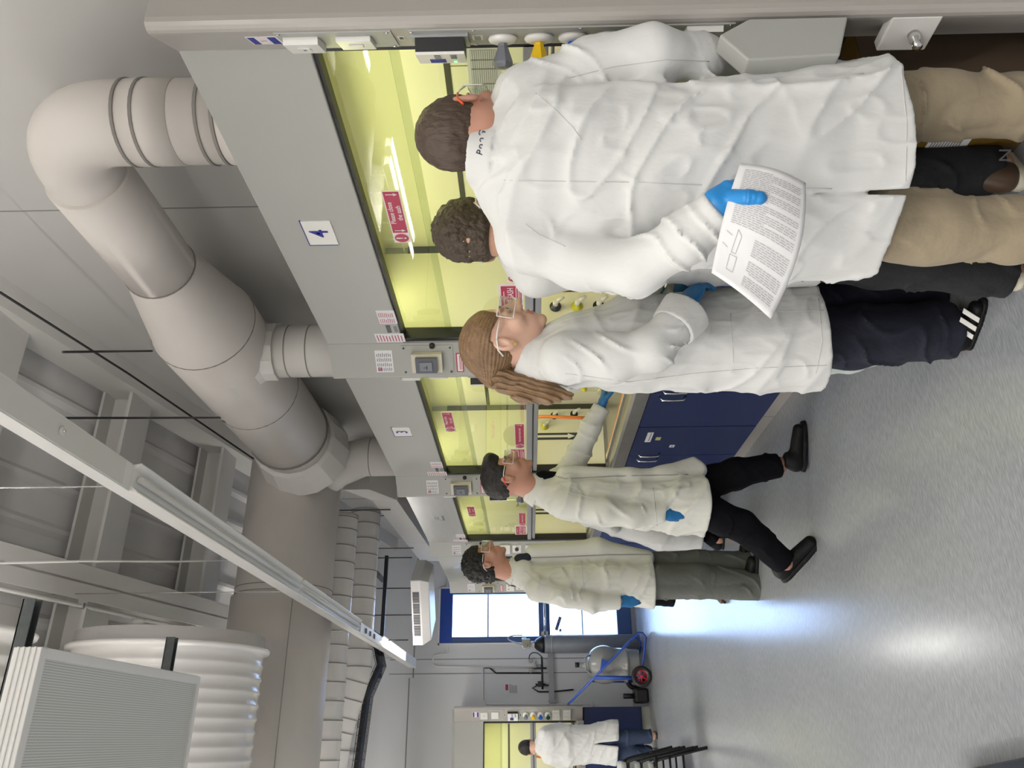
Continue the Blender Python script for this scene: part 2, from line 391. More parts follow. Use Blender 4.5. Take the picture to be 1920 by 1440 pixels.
def hood(origin, rotz, label, number, near_end=False, zr=.80, zl=.80, far_end=False, detail=2, baglabel=None, seed=0, sash=True):
    t = empty('fume_cupboard', origin, label, 'fume cupboard', 'fume cupboards', rotz)
    # carcass with both posts, header, top cover
    re = [(0, 0), (-.139, .0975), (-.147, .1), (-.1505, .0975), (-.1505, -.92), (0, -.92)]
    if near_end: re = [(0, 0), (-.128, .0898), (-.137, .0945), (-.147, .0955), (-.156, .092), (-.163, .085), (-.166, .072), (-.166, -.92), (0, -.92)]
    le = [(HL, 0), (HL, -.92), (HL+.1505, -.92), (HL+.1505, .0975), (HL+.147, .1), (HL+.139, .0975)]
    b = MB(); b.prism(re, 0 if near_end and zr == .80 else zr, HH); b.build('side_post', [M_hoodend if near_end else M_hood], t)
    b = MB(); b.prism(le, zl, HH); b.build('side_post', [M_hood], t)
    b = MB(); b.box((0, -.045, HB), (HL, 0, HH)); b.box((0, -.92, HH-.02), (HL, -.04, HH)); b.build('header_panel', mat('brushed_header', (.50, .50, .49), .33, metal=.55, var=.12, vscale=9, bump=.04, bscale=30, stretch=(.3, 1, 3)) if seed == 2 else M_hood, t, bevel=.003)
    b = MB(); b.box((-.14, -.10, HH), (HL+.12, -.085, HH+.035)); b.box((-.14, -.9, HH), (HL+.12, -.885, HH+.035)); b.build('top_trim', M_hood, t)
    b = MB(); b.box((0, -.92, .9), (HL, -.90, HH))
    b.box((0, -.90, .9), (HL, -.52, .905)); b.box((.002, -.535, .92), (HL-.002, -.52, 1.70)); b.box((.002, -.535, 1.715), (HL-.002, -.52, 2.11))
    for s in (0, HL-.012): b.box((s, -.48, .9), (s+.012, -.07, 2.11))
    b.box((0, -.52, 2.11), (HL, -.05, 2.12))
    b.box((.55, -.519, .92), (.552, -.518, 1.70), 1); b.box((1.1, -.519, .92), (1.102, -.518, 1.70), 1); b.box((.02, -.5195, 1.695), (HL-.02, -.518, 1.718), 1)
    b.box((HL-.012, -.522, .92), (HL-.001, -.482, 2.0), 1)
    b.build('inner_liner', [M_liner, M_linerd], t)
    # lamp inside, behind the header
    b = MB(); b.box((.06, -.32, 2.085), (HL-.06, -.12, 2.109)); b.build('interior_lamp', M_htube, t)
    # sash: gasket, guide, upper and lower pane, handle
    b = MB(); b.box((0, -.055, HB-.012), (HL, -.012, HB)); b.box((HL-.03, -.065, .9), (HL, -.01, HB)); b.box((0, -.065, .9), (.02, -.01, HB)); b.build('sash_guide', M_black, t)
    if sash:
        MB().box((.02, -.056, 1.775), (HL-.03, -.052, HB-.005)).build('upper_pane', M_glassup, t)
        MB().box((.02, -.040, 1.44), (HL-.03, -.036, 1.80)).build('lower_pane', M_glass, t)
        b = MB(); b.box((.012, -.052, 1.405), (HL-.022, -.010, 1.44)); b.box((.012, -.052, 1.372), (HL-.022, -.020, 1.398)); b.box((.012, -.052, 1.395), (HL-.022, -.030, 1.406), 1)
        b.build('sash_handle', [M_alu, M_dark], t, bevel=.003)
    # black bumper knob, arrow strip
    b = MB(); q = fp('L', .0, 1.86, .0); b.lathe([(.012, 0), (.014, .008), (.012, .02), (.002, .022)], (HL+.014, -.0, 1.868), (-.4, 1, 0), 12); b.build('stop_knob', M_black, t)
    b = MB(); b.box((HL-.015, -.30, 1.02), (HL-.012, -.25, 1.42), 0); b.box((HL-.017, -.283, 1.15), (HL-.015, -.267, 1.38), 1)
    b.add([(HL-.0171, -.295, 1.15), (HL-.0171, -.255, 1.15), (HL-.0171, -.275, 1.10)], [(0, 1, 2)], 1); b.build('sash_height_arrow', [M_dark, M_white], t)
    # ---- services on the right post
    nd = fnor('R')
    def part(name, f, mats, lab=None, bev=0):
        b = MB(); f(b); return b.build(name, mats, t, lab, bevel=bev)
    def screws(b, side, pts, mi=0):
        for (s, z) in pts: b.lathe([(.005, 0), (.005, .002), (.001, .003)], fp(side, s, z, .0035), fnor(side), 8, mi)
    part('sign', lambda b: (fbox(b, 'R', .055, .125, 2.045, 2.125, 0, .0015, 0), fbox(b, 'R', .058, .122, 2.052, 2.072, .0015, .002, 1), fbox(b, 'R', .058, .122, 2.104, 2.121, .0015, .002, 1),
         text_mesh('S', .02, fp('R', .09, 2.088, .0021), fdir('R'), (0, 0, 1), b, 1)), [M_signw, M_inkb], 'blue and white safety sticker')
    def plate(b):
        fbox(b, 'R', .012, .158, 1.76, 2.045, 0, .0035); screws(b, 'R', [(.02, 2.035), (.15, 2.035), (.02, 1.77), (.15, 1.77)], 1)
        fbox(b, 'R', .012, .158, .93, 1.72, 0, .0035); screws(b, 'R', [(.02, 1.71), (.15, 1.71), (.02, 1.30), (.15, 1.30), (.02, .94), (.15, .94), (.02, 1.56), (.15, 1.56)], 1)
    part('service_plate', plate, [M_hood, M_chrome])
    part('light_switch', lambda b: (fbox(b, 'R', .040, .126, 1.945, 2.031, .0035, .022), fbox(b, 'R', .068, .098, 1.973, 2.003, .022, .0245), fbox(b, 'R', .078, .088, 1.984, 1.992, .0245, .025, 1)), [M_white, M_greyp], bev=.004)
    part('light_switch', lambda b: (fbox(b, 'R', .040, .126, 1.815, 1.901, .0035, .016), fbox(b, 'R', .072, .094, 1.84, 1.876, .016, .019)), [M_white], bev=.004)
    part('sticker', lambda b: (fbox(b, 'R', .066, .100, 1.735, 1.752, 0, .001), fbox(b, 'R', .072, .094, 1.738, 1.749, .001, .0014, 1)), [M_signw, M_green])
    def ctrl(b):
        fbox(b, 'R', .03, .135, 1.575, 1.715, .0035, .012, 0); fbox(b, 'R', .036, .13, 1.585, 1.705, .012, .045, 1); fbox(b, 'R', .036, .13, 1.585, 1.705, .045, .052, 2)
        fbox(b, 'R', .045, .082, 1.635, 1.675, .052, .0526, 3)
        for i in range(3):
            for j_ in range(2): fbox(b, 'R', .09+.013*i, .098+.013*i, 1.605+.04*j_, 1.62+.04*j_, .052, .054, 4)
        fbox(b, 'R', .05, .056, 1.608, 1.616, .052, .054, 5)
    part('airflow_controller', ctrl, [M_alu, M_black, M_white, M_inkb, M_greyp, mat('green_led', (.1, .8, .3), .4, emit=(.2, 1, .3), es=2)], 'black and white airflow controller with a small display')
    part('sticker', lambda b: (fbox(b, 'R', .062, .105, 1.540, 1.566, .0035, .0045), fbox(b, 'R', .066, .101, 1.545, 1.561, .0045, .005, 1)), [M_white, M_greyp])
    for z, m_, nm in ((1.49, M_greyp, 'grey'), (1.40, M_yellow, 'yellow'), (1.315, M_blue2, 'blue'), (1.225, M_green, 'green')):
        def kn(b, z=z):
            c = fp('R', .085, z, .0035)
            b.lathe([(.036, 0), (.037, .006), (.033, .012), (.024, .015), (.02, .016)], c, nd, 28, 0)
            prof = [(.012, .016), (.0125, .022), (.026, .060), (.0265, .066), (.021, .074), (.004, .076)]
            # faceted tap knob
            b.lathe(prof, c, nd, 7, 1, smooth=False)
        part('tap_knob', kn, [M_white, m_], nm+' tap knob on a white collar')
    for z in (1.13, 1.0):
        def so(b, z=z):
            fbox(b, 'R', .022, .148, z-.044, z+.044, .0035, .018)
            for s in (.055, .115):
                fbox(b, 'R', s-.007, s+.007, z+.012, z+.03, .018, .024)
                for ds in (-.011, .011): fbox(b, 'R', s+ds-.003, s+ds+.003, z-.026, z-.020, .018, .0182, 1)
                fbox(b, 'R', s-.002, s+.002, z-.012, z-.002, .018, .0182, 1)
        part('double_socket', so, [M_white, M_dark], bev=.003)
    # ---- left post: data sheet, isolator switch, warning label, lower sockets
    if detail > 0:
        def sheet(b):
            fbox(b, 'L', .035, .150, 2.055, 2.135, 0, .001)
            lines(b, fp('L', .145, 2.13, .0014), fdir('L'), .10, .07, 8, 1, .45, seed, 4); lines(b, fp('L', .145, 2.128, .0015), fdir('L'), .03, .02, 2, 2, .6, seed)
        part('data_sheet', sheet, [M_paper, M_ink, M_inkp])
        def iso(b):
            fbox(b, 'L', .012, .163, 1.775, 2.012, 0, .003); screws(b, 'L', [(.025, 2.0), (.15, 2.0), (.025, 1.787), (.15, 1.787)], 1)
        part('isolator_plate', iso, [M_hood, M_dark])
        part('isolator_switch', lambda b: (fbox(b, 'L', .045, .140, 1.825, 1.965, .003, .03, 0), fbox(b, 'L', .058, .132, 1.847, 1.945, .03, .05, 1), fbox(b, 'L', .074, .118, 1.868, 1.925, .05, .056, 2),
             fbox(b, 'L', .090, .110, 1.89, 1.895, .056, .0566, 3), fbox(b, 'L', .098, .102, 1.895, 1.908, .056, .0566, 3)), [M_cream, mat('smoked_cover', (.13, .14, .16), .15), mat('smoked_cover_light', (.22, .23, .26), .15), M_dark], 'cream isolator switch with a smoked cover', .004)
        part('warning_label', lambda b: (fbox(b, 'L', .055, .155, 1.728, 1.762, 0, .001), fbox(b, 'L', .060, .150, 1.733, 1.757, .001, .0015, 1), fbox(b, 'L', .068, .142, 1.743, 1.747, .0015, .002, 2), fbox(b, 'L', .068, .142, 1.736, 1.739, .0015, .002, 2)), [M_red, M_signw, M_inkp], 'red bordered warning label')
        def so2(b):
            fbox(b, 'L', .03, .14, 1.60, 1.69, 0, .016); fbox(b, 'L', .05, .062, 1.655, 1.67, .016, .02, 1); fbox(b, 'L', .10, .112, 1.655, 1.67, .016, .02, 1)
        part('double_socket', so2, [M_white, M_ink], bev=.003)
        part('key_switch', lambda b: (fbox(b, 'L', .04, .13, 1.50, 1.58, 0, .006), b.lathe([(.018, .006), (.018, .02), (.008, .03)], fp('L', .085, 1.54, 0), fnor('L'), 14, 1)), [M_white, M_dark])
        part('socket_outlet', lambda b: (fbox(b, 'L', .04, .13, 1.37, 1.46, 0, .01), b.lathe([(.03, .01), (.028, .014), (.02, .012)], fp('L', .085, 1.415, 0), fnor('L'), 18, 0)), [M_white])
        # stickers on the header
        def st(b):
            b.box((1.36, .0, 1.995), (1.475, .001, 2.072)); lines(b, (1.47, .0015, 2.068), (-1, 0, 0), .10, .066, 8, 1, .4, seed+1, 2)
        part('inspection_sticker', st, [M_paper, M_inkp])
        part('inspection_sticker', lambda b: (b.box((1.565, 0, 1.985), (1.645, .001, 2.115)), lines(b, (1.64, .0015, 2.11), (-1, 0, 0), .07, .12, 9, 1, .4, seed+2)), [M_paper, M_inkp])
        part('serial_plate', lambda b: (b.box((1.49, 0, 2.033), (1.555, .002, 2.052)), b.box((1.50, 0, 2.005), (1.55, .001, 2.02), 1)), [M_dark, M_ink])
    if number:
        def num(b):
            b.box((HL/2-.095, 0, 2.118), (HL/2+.045, .004, 2.222)); b.box((HL/2-.098, 0, 2.222), (HL/2+.048, .005, 2.225), 1); b.box((HL/2+.045, 0, 2.118), (HL/2+.048, .005, 2.225), 1)
            text_mesh(number, .095, (HL/2-.025, .0048, 2.168), (-1, 0, 0), (0, 0, 1), b, 1, bold=.01)
        part('number_plate', num, [M_white, M_inkb], 'white plate with a blue number %s' % number)
    else:
        part('number_plate', lambda b: (b.box((HL/2-.095, 0, 2.118), (HL/2+.045, .002, 2.135), 1), b.box((HL/2+.03, 0, 2.118), (HL/2+.045, .002, 2.225), 0), b.box((HL/2-.08, 0, 2.16), (HL/2+.02, .001, 2.2), 0)), [M_chrome, M_ink], 'thin bright plate')
    # ---- signs on the glass
    red_sign(t, 'sash_sign', .645, .945, 1.865, 1.927, -.0515, ['Please close', 'the sash'], 'red sign reading Please close the sash')
    red_sign(t, 'sash_sign', .80, 1.21, 1.452, 1.512, -.0355, ['Please keep this sash closed'], 'red sign along the foot of the sash')
    b = MB(); b.box((1.225, -.0355, 1.446), (1.535, -.034, 1.55), 1); b.box((1.24, -.034, 1.455), (1.52, -.033, 1.54), 0)
    text_mesh('SHUT THE SASH', .036, (1.38, -.0326, 1.50), (-1, 0, 0), (0, 0, 1), b, 1, bold=.012); b.box((1.25, -.033, 1.467), (1.51, -.0326, 1.470), 1); b.box((1.25, -.033, 1.476), (1.51, -.0326, 1.479), 1)
    for zz in (1.527, 1.460): b.box((1.28, -.033, zz), (1.45, -.0326, zz+.003), 1)
    b.build('sash_sign', [M_red, M_signw], t, 'larger red sign reading SHUT THE SASH')
    # ---- steel work tray with its front lip, liner floor
    b = MB(); b.box((0, -.50, .87), (HL, -.005, .882)); b.prism([(-.0, .80), (.028, .80), (.030, .872), (.022, .886), (.0, .890), (-.03, .884), (-.03, .80)], -.0 if near_end else -.151, HL+.151, axis=0)
    b.box((0, -.10, .882), (HL, -.085, .895), 0)
    b.build('work_tray', M_steel, t)
    b = MB()
    for i in range(3): b.box((.10, -.112-.006*i, .8951), (HL-.1, -.109-.006*i, .8965), 0)
    b.box((.02, -.13, .882), (HL-.02, -.10, .895), 1); b.build('hazard_line', [M_orange, M_liner], t, 'orange lines along the tray edge')
    # valves
    vs = [(M_dark, -.17, 1.30), (M_yel2, -.17, 1.20), (M_black, -.17, 1.10)] if seed == 4 else [(M_yel2, -.35, 1.31), (M_black, -.43, 1.24), (M_black, -.44, 1.10)]
    for m_, o_, z_ in vs:
        b = MB(); b.lathe([(.026, 0), (.027, .006), (.013, .009), (.012, .03)], (HL-.012, o_, z_), (-1, 0, 0), 20, 0)
        b.lathe([(.012, .0), (.013, .035), (.010, .045)], (HL-.020, o_, z_), (-1, 0, 0), 14, 1); b.tube([(HL-.05, o_, z_), (HL-.062, o_-.012, z_-.02), (HL-.07, o_-.02, z_-.04)], [.011, .009, .006], 10, 1)
        b.build('gas_outlet', [m_, M_white], t, 'outlet nozzle on a coloured collar')
    return t
def hose(name, pts, r, m, label, cat, group=None):
    b = MB(); b.tube(pts, r, 10); return tag(b.build(name, m), label, cat, group)

h4 = hood((HW, HY0, 0), math.pi/2, 'fume cupboard number 4, nearest, beside the two men seen from behind', '4', near_end=True, seed=4)
h3 = hood((HW, HY0+HP, 0), math.pi/2, 'fume cupboard number 3, behind the long haired woman and where the walking man reaches in', '3', seed=3)
h2 = hood((HW, HY0+2*HP, 0), math.pi/2, 'third fume cupboard along the right wall, behind the walking man, shiny header', '', seed=2)
h1 = hood((HW, HY0+3*HP, 0), math.pi/2, 'fume cupboard next to the blue glazed door, behind the curly haired man', '', seed=1)
hb = hood((.20, 10.1, 0), math.pi, 'fume cupboard facing the camera at the far left, with a man working at it', '', near_end=True, zr=.81, seed=5)
# light of the cupboards' own lamps
for k in range(4):
    lamp_area('cupboard_light', (HW+.22, HY0+HP*k+HL/2, 2.075), (0, 0, 0), .18, HL-.2, 4.6, (1, .95, .50))
lamp_area('cupboard_light', (.20-HL/2, 10.1+.22, 2.075), (0, 0, 0), HL-.2, .18, 4.6, (1, .95, .50))

# ---------------------------------------------------------------- navy base cabinets under each cupboard
def cabinet(loc, rotz, w, label, n=2, stick=0):
    t = empty('base_cabinet', loc, label, 'cabinet', 'navy base cabinets', rotz)
    MB().box((0, -.55, .10), (w, -.012, .795)).build('body', M_navy, t)
    MB().box((0, -.50, 0), (w, -.05, .10)).build('plinth', M_hoodend, t)
    dw = w/n
    for i in range(n):
        d = MB().box((dw*i+.003, -.012, .112), (dw*(i+1)-.003, .007, .79)).build('door', M_navy, t, bevel=.002)
        hx = dw*(i+1)-.045 if i % 2 == 0 else dw*i+.045
        MB().tube([(hx, .007, .60), (hx, .03, .615), (hx, .032, .67), (hx, .03, .725), (hx, .007, .74)], .006, 8).build('handle', M_chrome, d)
    if stick:
        b = MB(); b.box((.08, .007, .69), (.24, .0085, .725)); b.box((.09, .0085, .70), (.22, .009, .706), 1); b.build('label_strip', [M_paper, M_ink], t)
        b = MB(); b.box((.16, .007, .635), (.21, .0085, .665)); b.build('sticker', [mat('pale_yellow_sticker', (.45, .47, .2), .5)], t)
        b = MB(); b.box((.30, .007, .53), (.34, .0085, .56)); b.box((.31, .0085, .54), (.33, .009, .55), 1); b.build('sticker', [M_paper, M_ink], t)
    return t
lab = ['navy base cabinet beneath cupboard 4, behind the two men', 'navy base cabinet under the post between cupboards 4 and 3',
       'navy base cabinet under cupboard 3, beside the woman, with a white label strip', 'navy base cabinet behind the front leg of the walking man',
       'navy base cabinet under the third cupboard, hidden behind the walking man', 'navy base cabinet under the cupboard next to the door, nearer half',
       'navy base cabinet under the cupboard next to the door, farther half']
for i, l_ in enumerate(lab):
    cabinet((HW-.005, 2.23+.98*i, 0), math.pi/2, .975, l_, 2, 1 if i < 4 else 0)
cabinet((.35, 10.1, 0), math.pi, .80, 'navy base cabinet beside the far cupboard, left of the gas cylinder', 1)
cabinet((-.47, 10.1, 0), math.pi, 1.02, 'navy base cabinet behind the legs of the man at the far cupboard', 2)
tag(MB().box((-1.6, 10.13, 0), (.33, 10.6, .1)).build('cabinet_plinth', M_hood), 'grey plinth strip along the foot of the far cupboard', 'plinth')
# lower fascia of the near post: bracket, switch, cardboard boxes below
b = MB(); t = empty('tray_end_bracket', (1.50, 1.28, .9), 'grey folded metal bracket at the near end of the cupboard 4 tray', 'bracket')
b.prism([(-.09, -.18), (.03, -.22), (.03, .01), (-.02, .085), (-.10, .03)], .02, .07, axis=1); b.build('folded_panel', M_hood, t, bevel=.004)
t = empty('wall_switch', (1.565, 1.375, .50), 'white boxed switch low on the near post of cupboard 4', 'switch')
b = MB(); b.box((-.012, -.05, -.06), (.02, .05, .06)); b.build('box', M_white, t, bevel=.004)
MB().lathe([(.014, 0), (.014, .02), (.010, .03), (.012, .045), (.003, .047)], (-.012, 0, -.01), (-1, 0, 0), 14).build('knob', M_chrome, t)
def carton(loc, dim, rz, label, lab=True):
    t = empty('cardboard_box', loc, label, 'box', None, rz); dx, dy, dz = dim
    MB().box((-dx/2, -dy/2, 0), (dx/2, dy/2, dz)).build('carton', M_card, t, bevel=.004)
    b = MB(); b.box((-dx/2-.001, -dy*.12, -.0), (-dx/2, dy*.12, dz)); b.box((-dx/2, -dy*.12, dz), (dx/2, dy*.12, dz+.001)); b.box((-dx/2-.0015, -dy/2, dz*.1), (-dx/2, dy/2, dz*.3)); b.build('packing_tape', M_tape, t)
    if lab:
        b = MB(); b.box((-dx/2-.003, -.06, dz*.35), (-dx/2-.0015, .10, dz*.62)); lines(b, (-dx/2-.0035, .095, dz*.6), (0, -1, 0), .15, .09, 11, 1, .45, 3)
        b.build('shipping_label', [M_paper, M_ink], t)
carton((1.76, 1.74, 0), (.40, .36, .44), 0, 'large brown cardboard box under the near end of cupboard 4')
carton((1.90, 2.08, 0), (.38, .22, .30), 0, 'smaller brown cardboard box standing behind the large one under cupboard 4', False)
# ---------------------------------------------------------------- ducts over the cupboards
def PY(x, y, Y):
    d = J(x, y, 1.0)-CC; return CC+d*(Y/d[1])
DXA = 2.2
def ring(b, c, axis, r, w=.012, mi=1, dr=.0025): b.lathe([(r, -w/2), (r+dr, -w/2), (r+dr, w/2), (r, w/2)], c, axis, 32, mi, smooth=False)
t = empty('exhaust_duct', (DXA, HY0+HL/2, HH), 'grey plastic exhaust duct that rises from cupboard 4, bends and runs along the wall', 'duct')
o0 = Vector((DXA, HY0+HL/2, HH)); r1, r2, ZA = .162, .30, 3.30
b = MB(); y0 = HY0+HL/2
pts = [(0, 0, -.03), (0, 0, .45)]+[(0, .26-.26*math.cos(a), .70-.26+.26*math.sin(a)) for a in [math.pi/2*i/10 for i in range(1, 11)]]
pts = [(0, 0, -.03)]+[(0, .25-.25*math.cos(a), ZA-HH-.25+.25*math.sin(a)) for a in [math.pi/2*i/10 for i in range(11)]]+[(0, .80, ZA-HH)]
b.tube(pts, r1, 36); b.tube([(0, 0, -.03), (0, 0, .24)], r1+.004, 36); b.tube([(0, 0, .42), (0, 0, .62)], r1+.003, 36)
for z in (.25, .31, .55, .62): ring(b, (0, 0, z), (0, 0, 1), r1+.004)
b.build('riser_bend', [M_duct, M_seam], t)
b = MB(); ya = 3.30-y0; yb = 3.85-y0
b.tube([(0, .30, ZA-HH), (0, ya, ZA-HH)], r1+.018, 36); b.lathe([(r1+.018, 0), (r1+.022, .02), (r2-.01, yb-ya), (r2, yb-ya+.03), (r2, 6.1-y0-ya)], (0, ya, ZA-HH), (0, 1, 0), 40)
for yy, rr in ((ya, r1+.02), (yb+.03, r2), (yb+.95, r2), (5.62-y0, r2+.012)): ring(b, (0, yy, ZA-HH), (0, 1, 0), rr, .006)
b.build('horizontal_run', [M_duct, M_seam], t)
# branch from cupboard 3
b = MB(); yr = HY0+HP+HL/2-y0
b.lathe([(r1, -.03), (r1, .75)], (0, yr, 0), (0, 0, 1), 36); b.lathe([(r1+.02, .62), (r1+.02, .70), (.30, .86)], (0, yr, 0), (0, 0, 1), 12, 0, False)
for z in (.10, .22, .42, .55): ring(b, (0, yr, z), (0, 0, 1), r1, .006)
b.build('branch_riser', [M_ductw, M_seam], t)
# the big cross duct
YC, ZC, RC = 6.42, 3.44, .385
t = empty('cross_duct', (1.0, YC, ZC), 'very large pale round duct crossing the room behind the ribbed duct', 'duct')
b = MB(); b.lathe([(.02, -.02), (RC*.9, -.02), (RC, .0), (RC, 5.6)], (1.42, 0, 0), (-1, 0, 0), 56)
ring(b, (1.40, 0, 0), (1, 0, 0), RC, .02)
for xx in (.12, .07, .02): ring(b, (xx, 0, 0), (1, 0, 0), RC, .006)
b.lathe([(RC, 0), (RC+.02, .01), (RC+.02, 3.9)], (.06, 0, 0), (-1, 0, 0), 56)
b.box((-3, -RC-.024, -.2), (-.0, -RC-.016, -.195), 1)
b.build('round_duct', [M_duct, M_seam], t)
b = MB(); b.lathe([(.31, 0), (.335, .02), (.385, .34)], (1.2, -.68, ZA-ZC), (0, 1, 0), 16, 0, False); b.build('saddle', [M_ductw], t)
b = MB(); pts = [(1.2, -.18, -1.1)]+[(1.2, -.18, -.62)]+[(1.2-.05, -.14, -.40), (1.1, -.1, -.25)]
b.tube(pts, [r1, r1, r1+.02, r1+.05], 32); ring(b, (1.2, -.18, -.68), (0, 0, 1), r1, .006); ring(b, (1.2, -.18, -.95), (0, 0, 1), r1, .006); b.build('branch_riser', [M_ductw, M_seam], t)
# rectangular duct stepping down behind it
t = empty('rectangular_duct', (2.12, 6.9, 3.2), 'pale rectangular sheet duct angled down over the third cupboard', 'duct')
b = MB(); sec = [(0, -.06, -.19), (0, .30, -.39), (0, 2.1, -.46), (0, 3.1, -.50)]
vs = []
for (x_, y_, z_) in sec: vs += [(-.02, y_, z_-.12), (.36, y_, z_-.12), (.36, y_, z_+.12), (-.02, y_, z_+.12)]
fs = [(0, 1, 2, 3), (12, 13, 14, 15)]
for i in range(3):
    for k in range(4): fs.append((4*i+k, 4*i+(k+1) % 4, 4*i+4+(k+1) % 4, 4*i+4+k))
b.add(vs, fs); b.build('sheet_duct', M_ductw, t)
for (x_, y_, z_) in sec[1:3]: MB().box((-.024, y_-.008, z_-.124), (.364, y_+.008, z_+.124)).build('joint_flange', M_whitep, t)
for y_ in (.6, 2.3):
    for x_ in (-.03, .37): MB().tube([(x_, y_, -.40), (x_, y_, roofz(6.9+y_)+.1-3.2)], .006, 8).build('hanger_rod', M_galv, t)
# two spiral ducts
def spiral(y, zc, r, pts, label):
    t = empty('spiral_duct', (1.0, y, zc), label, 'duct', 'spiral ducts')
    b = MB(); P = [Vector(p)-Vector((1.0, y, zc)) for p in pts]
    # resample
    Q = []; 
    for a, c in zip(P[:-1], P[1:]):
        n = max(2, int((c-a).length/.04)); Q += [a+(c-a)*i/n for i in range(n)]
    Q.append(P[-1]); rs = []; acc = 0
    for i, q in enumerate(Q):
        if i: acc += (q-Q[i-1]).length
        rs.append(r)
    b.tube(Q, rs, 32); acc = 0; last = -1
    for i in range(1, len(Q)-1):
        acc += (Q[i]-Q[i-1]).length
        if int(acc/.155) != last:
            last = int(acc/.155); ring(b, Q[i], Q[i+1]-Q[i-1], r, .008, 1, .005)
    b.build('ribbed_tube', [M_duct_gl, M_seam], t)
spiral(7.55, 3.28, .15, [(2.05, 7.55, 3.28), (-3.0, 7.55, 3.28)], 'upper of two pale spiral ducts below the large cross duct')
spiral(8.1, 3.16, .155, [(2.25, 8.1, 3.17), (.62, 8.1, 3.16), (.05, 8.1, 3.30), (-1.2, 8.1, 3.42)], 'lower of two pale spiral ducts, bending up at its far end')
# ribbed white ducts with flanged ends near the camera
def ribbed(xe, y, zc, r, L_, label, pitch=.075):
    t = empty('ribbed_duct', (xe, y, zc), label, 'duct', 'white ribbed ducts with flanged ends')
    prof = [(r*.97, .0), (r, .0), (r, .07), (r+.035, .075), (r+.04, .085), (r+.035, .10), (r, .105)]
    x_ = .16
    while x_ < L_: prof += [(r, x_), (r+.007, x_+.012), (r+.007, x_+.024), (r, x_+.036)]; x_ += pitch
    b = MB(); b.lathe(prof, (0, 0, 0), (-1, 0, 0), 72); b.build('ribbed_shell', M_duct_gl, t)
    b = MB(); b.lathe([(r*.3, .02), (r*.96, .02)], (0, 0, 0), (-1, 0, 0), 48); b.build('end_opening', M_dark, t)
ribbed(.60, 5.0, 3.66, .55, 2.8, 'large white ribbed duct with a flanged end above the hanging panel')
ribbed(.48, 3.05, 3.83, .40, 2.0, 'white ribbed duct cut off by the picture edge above the nearer strut')
# galvanised struts and the hanging panel
t = empty('ceiling_panel', (-.36, 2.99, 2.9), 'square white hanging ceiling panel with a finely perforated face', 'ceiling panel')
b = MB(); b.box((-.60, -.59, 0), (.60, .59, .012))
M_perf = mat('perforated_sheet', (.50, .51, .49), .5)
nt = M_perf.node_tree; tc = nt.nodes.new('ShaderNodeTexCoord'); vo = nt.nodes.new('ShaderNodeTexVoronoi'); vo.inputs['Scale'].default_value = 130; vo.inputs['Randomness'].default_value = 0
nt.links.new(tc.outputs['Object'], vo.inputs['Vector']); cr = nt.nodes.new('ShaderNodeValToRGB'); cr.color_ramp.elements[0].position = .25; cr.color_ramp.elements[1].position = .45
cr.color_ramp.elements[0].color = (.42, .42, .41, 1); cr.color_ramp.elements[1].color = (.74, .75, .72, 1); nt.links.new(vo.outputs['Distance'], cr.inputs[0]); nt.links.new(cr.outputs[0], nt.nodes['Principled BSDF'].inputs['Base Color'])
b.build('perforated_face', M_perf, t)
b = MB()
for (a, c) in (((-.62, -.61, -.01), (.62, -.58, .075)), ((-.62, .58, -.01), (.62, .61, .075)), ((-.62, -.58, -.01), (-.59, .58, .075)), ((.59, -.58, -.01), (.62, .58, .075))): b.box(a, c)
for z in (.005, .022, .039, .056): b.box((-.621, -.613, z), (.621, -.609, z+.009))
b.build('frame', M_whitep, t, bevel=.004)
for i, yy in enumerate((2.52, 3.70)):
    b = MB(); zz = 3.02+.05*i
    b.box((-1.0, yy-.02, zz), (.42+.02*i, yy-.016, zz+.04)); b.box((-1.0, yy+.016, zz), (.42+.02*i, yy+.02, zz+.04)); b.box((-1.0, yy-.02, zz+.036), (.42+.02*i, yy+.02, zz+.04))
    o = b.build('strut_channel', M_galv); tag(o, ['dark galvanised strut channel over the near edge of the hanging panel', 'dark galvanised strut channel over the far edge of the hanging panel'][i], 'strut', 'strut channels')
    b = MB()
    for xx in (-.9, -.1): b.tube([(xx, yy, zz+.03), (xx, yy, roofz(yy)+.1)], .006, 8)
    tag(b.build('threaded_rod', M_galv), ['threaded rods holding the nearer strut channel', 'threaded rods holding the farther strut channel'][i], 'rod')
# ---------------------------------------------------------------- luminaires
def luminaire(x, y, z, L_, label):
    t = empty('ceiling_luminaire', (x, y, z), label, 'ceiling light', 'hanging linear luminaires')
    b = MB(); b.prism([(-.06, -.06), (-.075, .0), (-.04, .02), (.04, .02), (.075, .0), (.06, -.06), (.05, -.06), (.06, -.005), (-.06, -.005), (-.05, -.06)], -L_/2, L_/2, axis=1); b.build('housing', M_whitep, t)
    MB().box((-.05, -L_/2+.01, -.05), (.05, L_/2-.01, -.04)).build('louvre', M_lumin, t)
    for s in (-.2, .3): MB().tube([(0, s*L_, .02), (0, s*L_, roofz(y+s*L_)-z+.05)], .003, 6).build('suspension_wire', M_chrome, t)
for i, (x, y, z, L_, p_) in enumerate(LUMS):
    luminaire(x, y, z, L_, ['lit linear luminaire over the far left of the room', 'lit linear luminaire next to the far left one', 'added lit linear luminaire over the middle left', 'added lit linear luminaire over the near left', 'added luminaire, lit, behind the camera on the left', 'added luminaire, lit, behind the camera'][i])
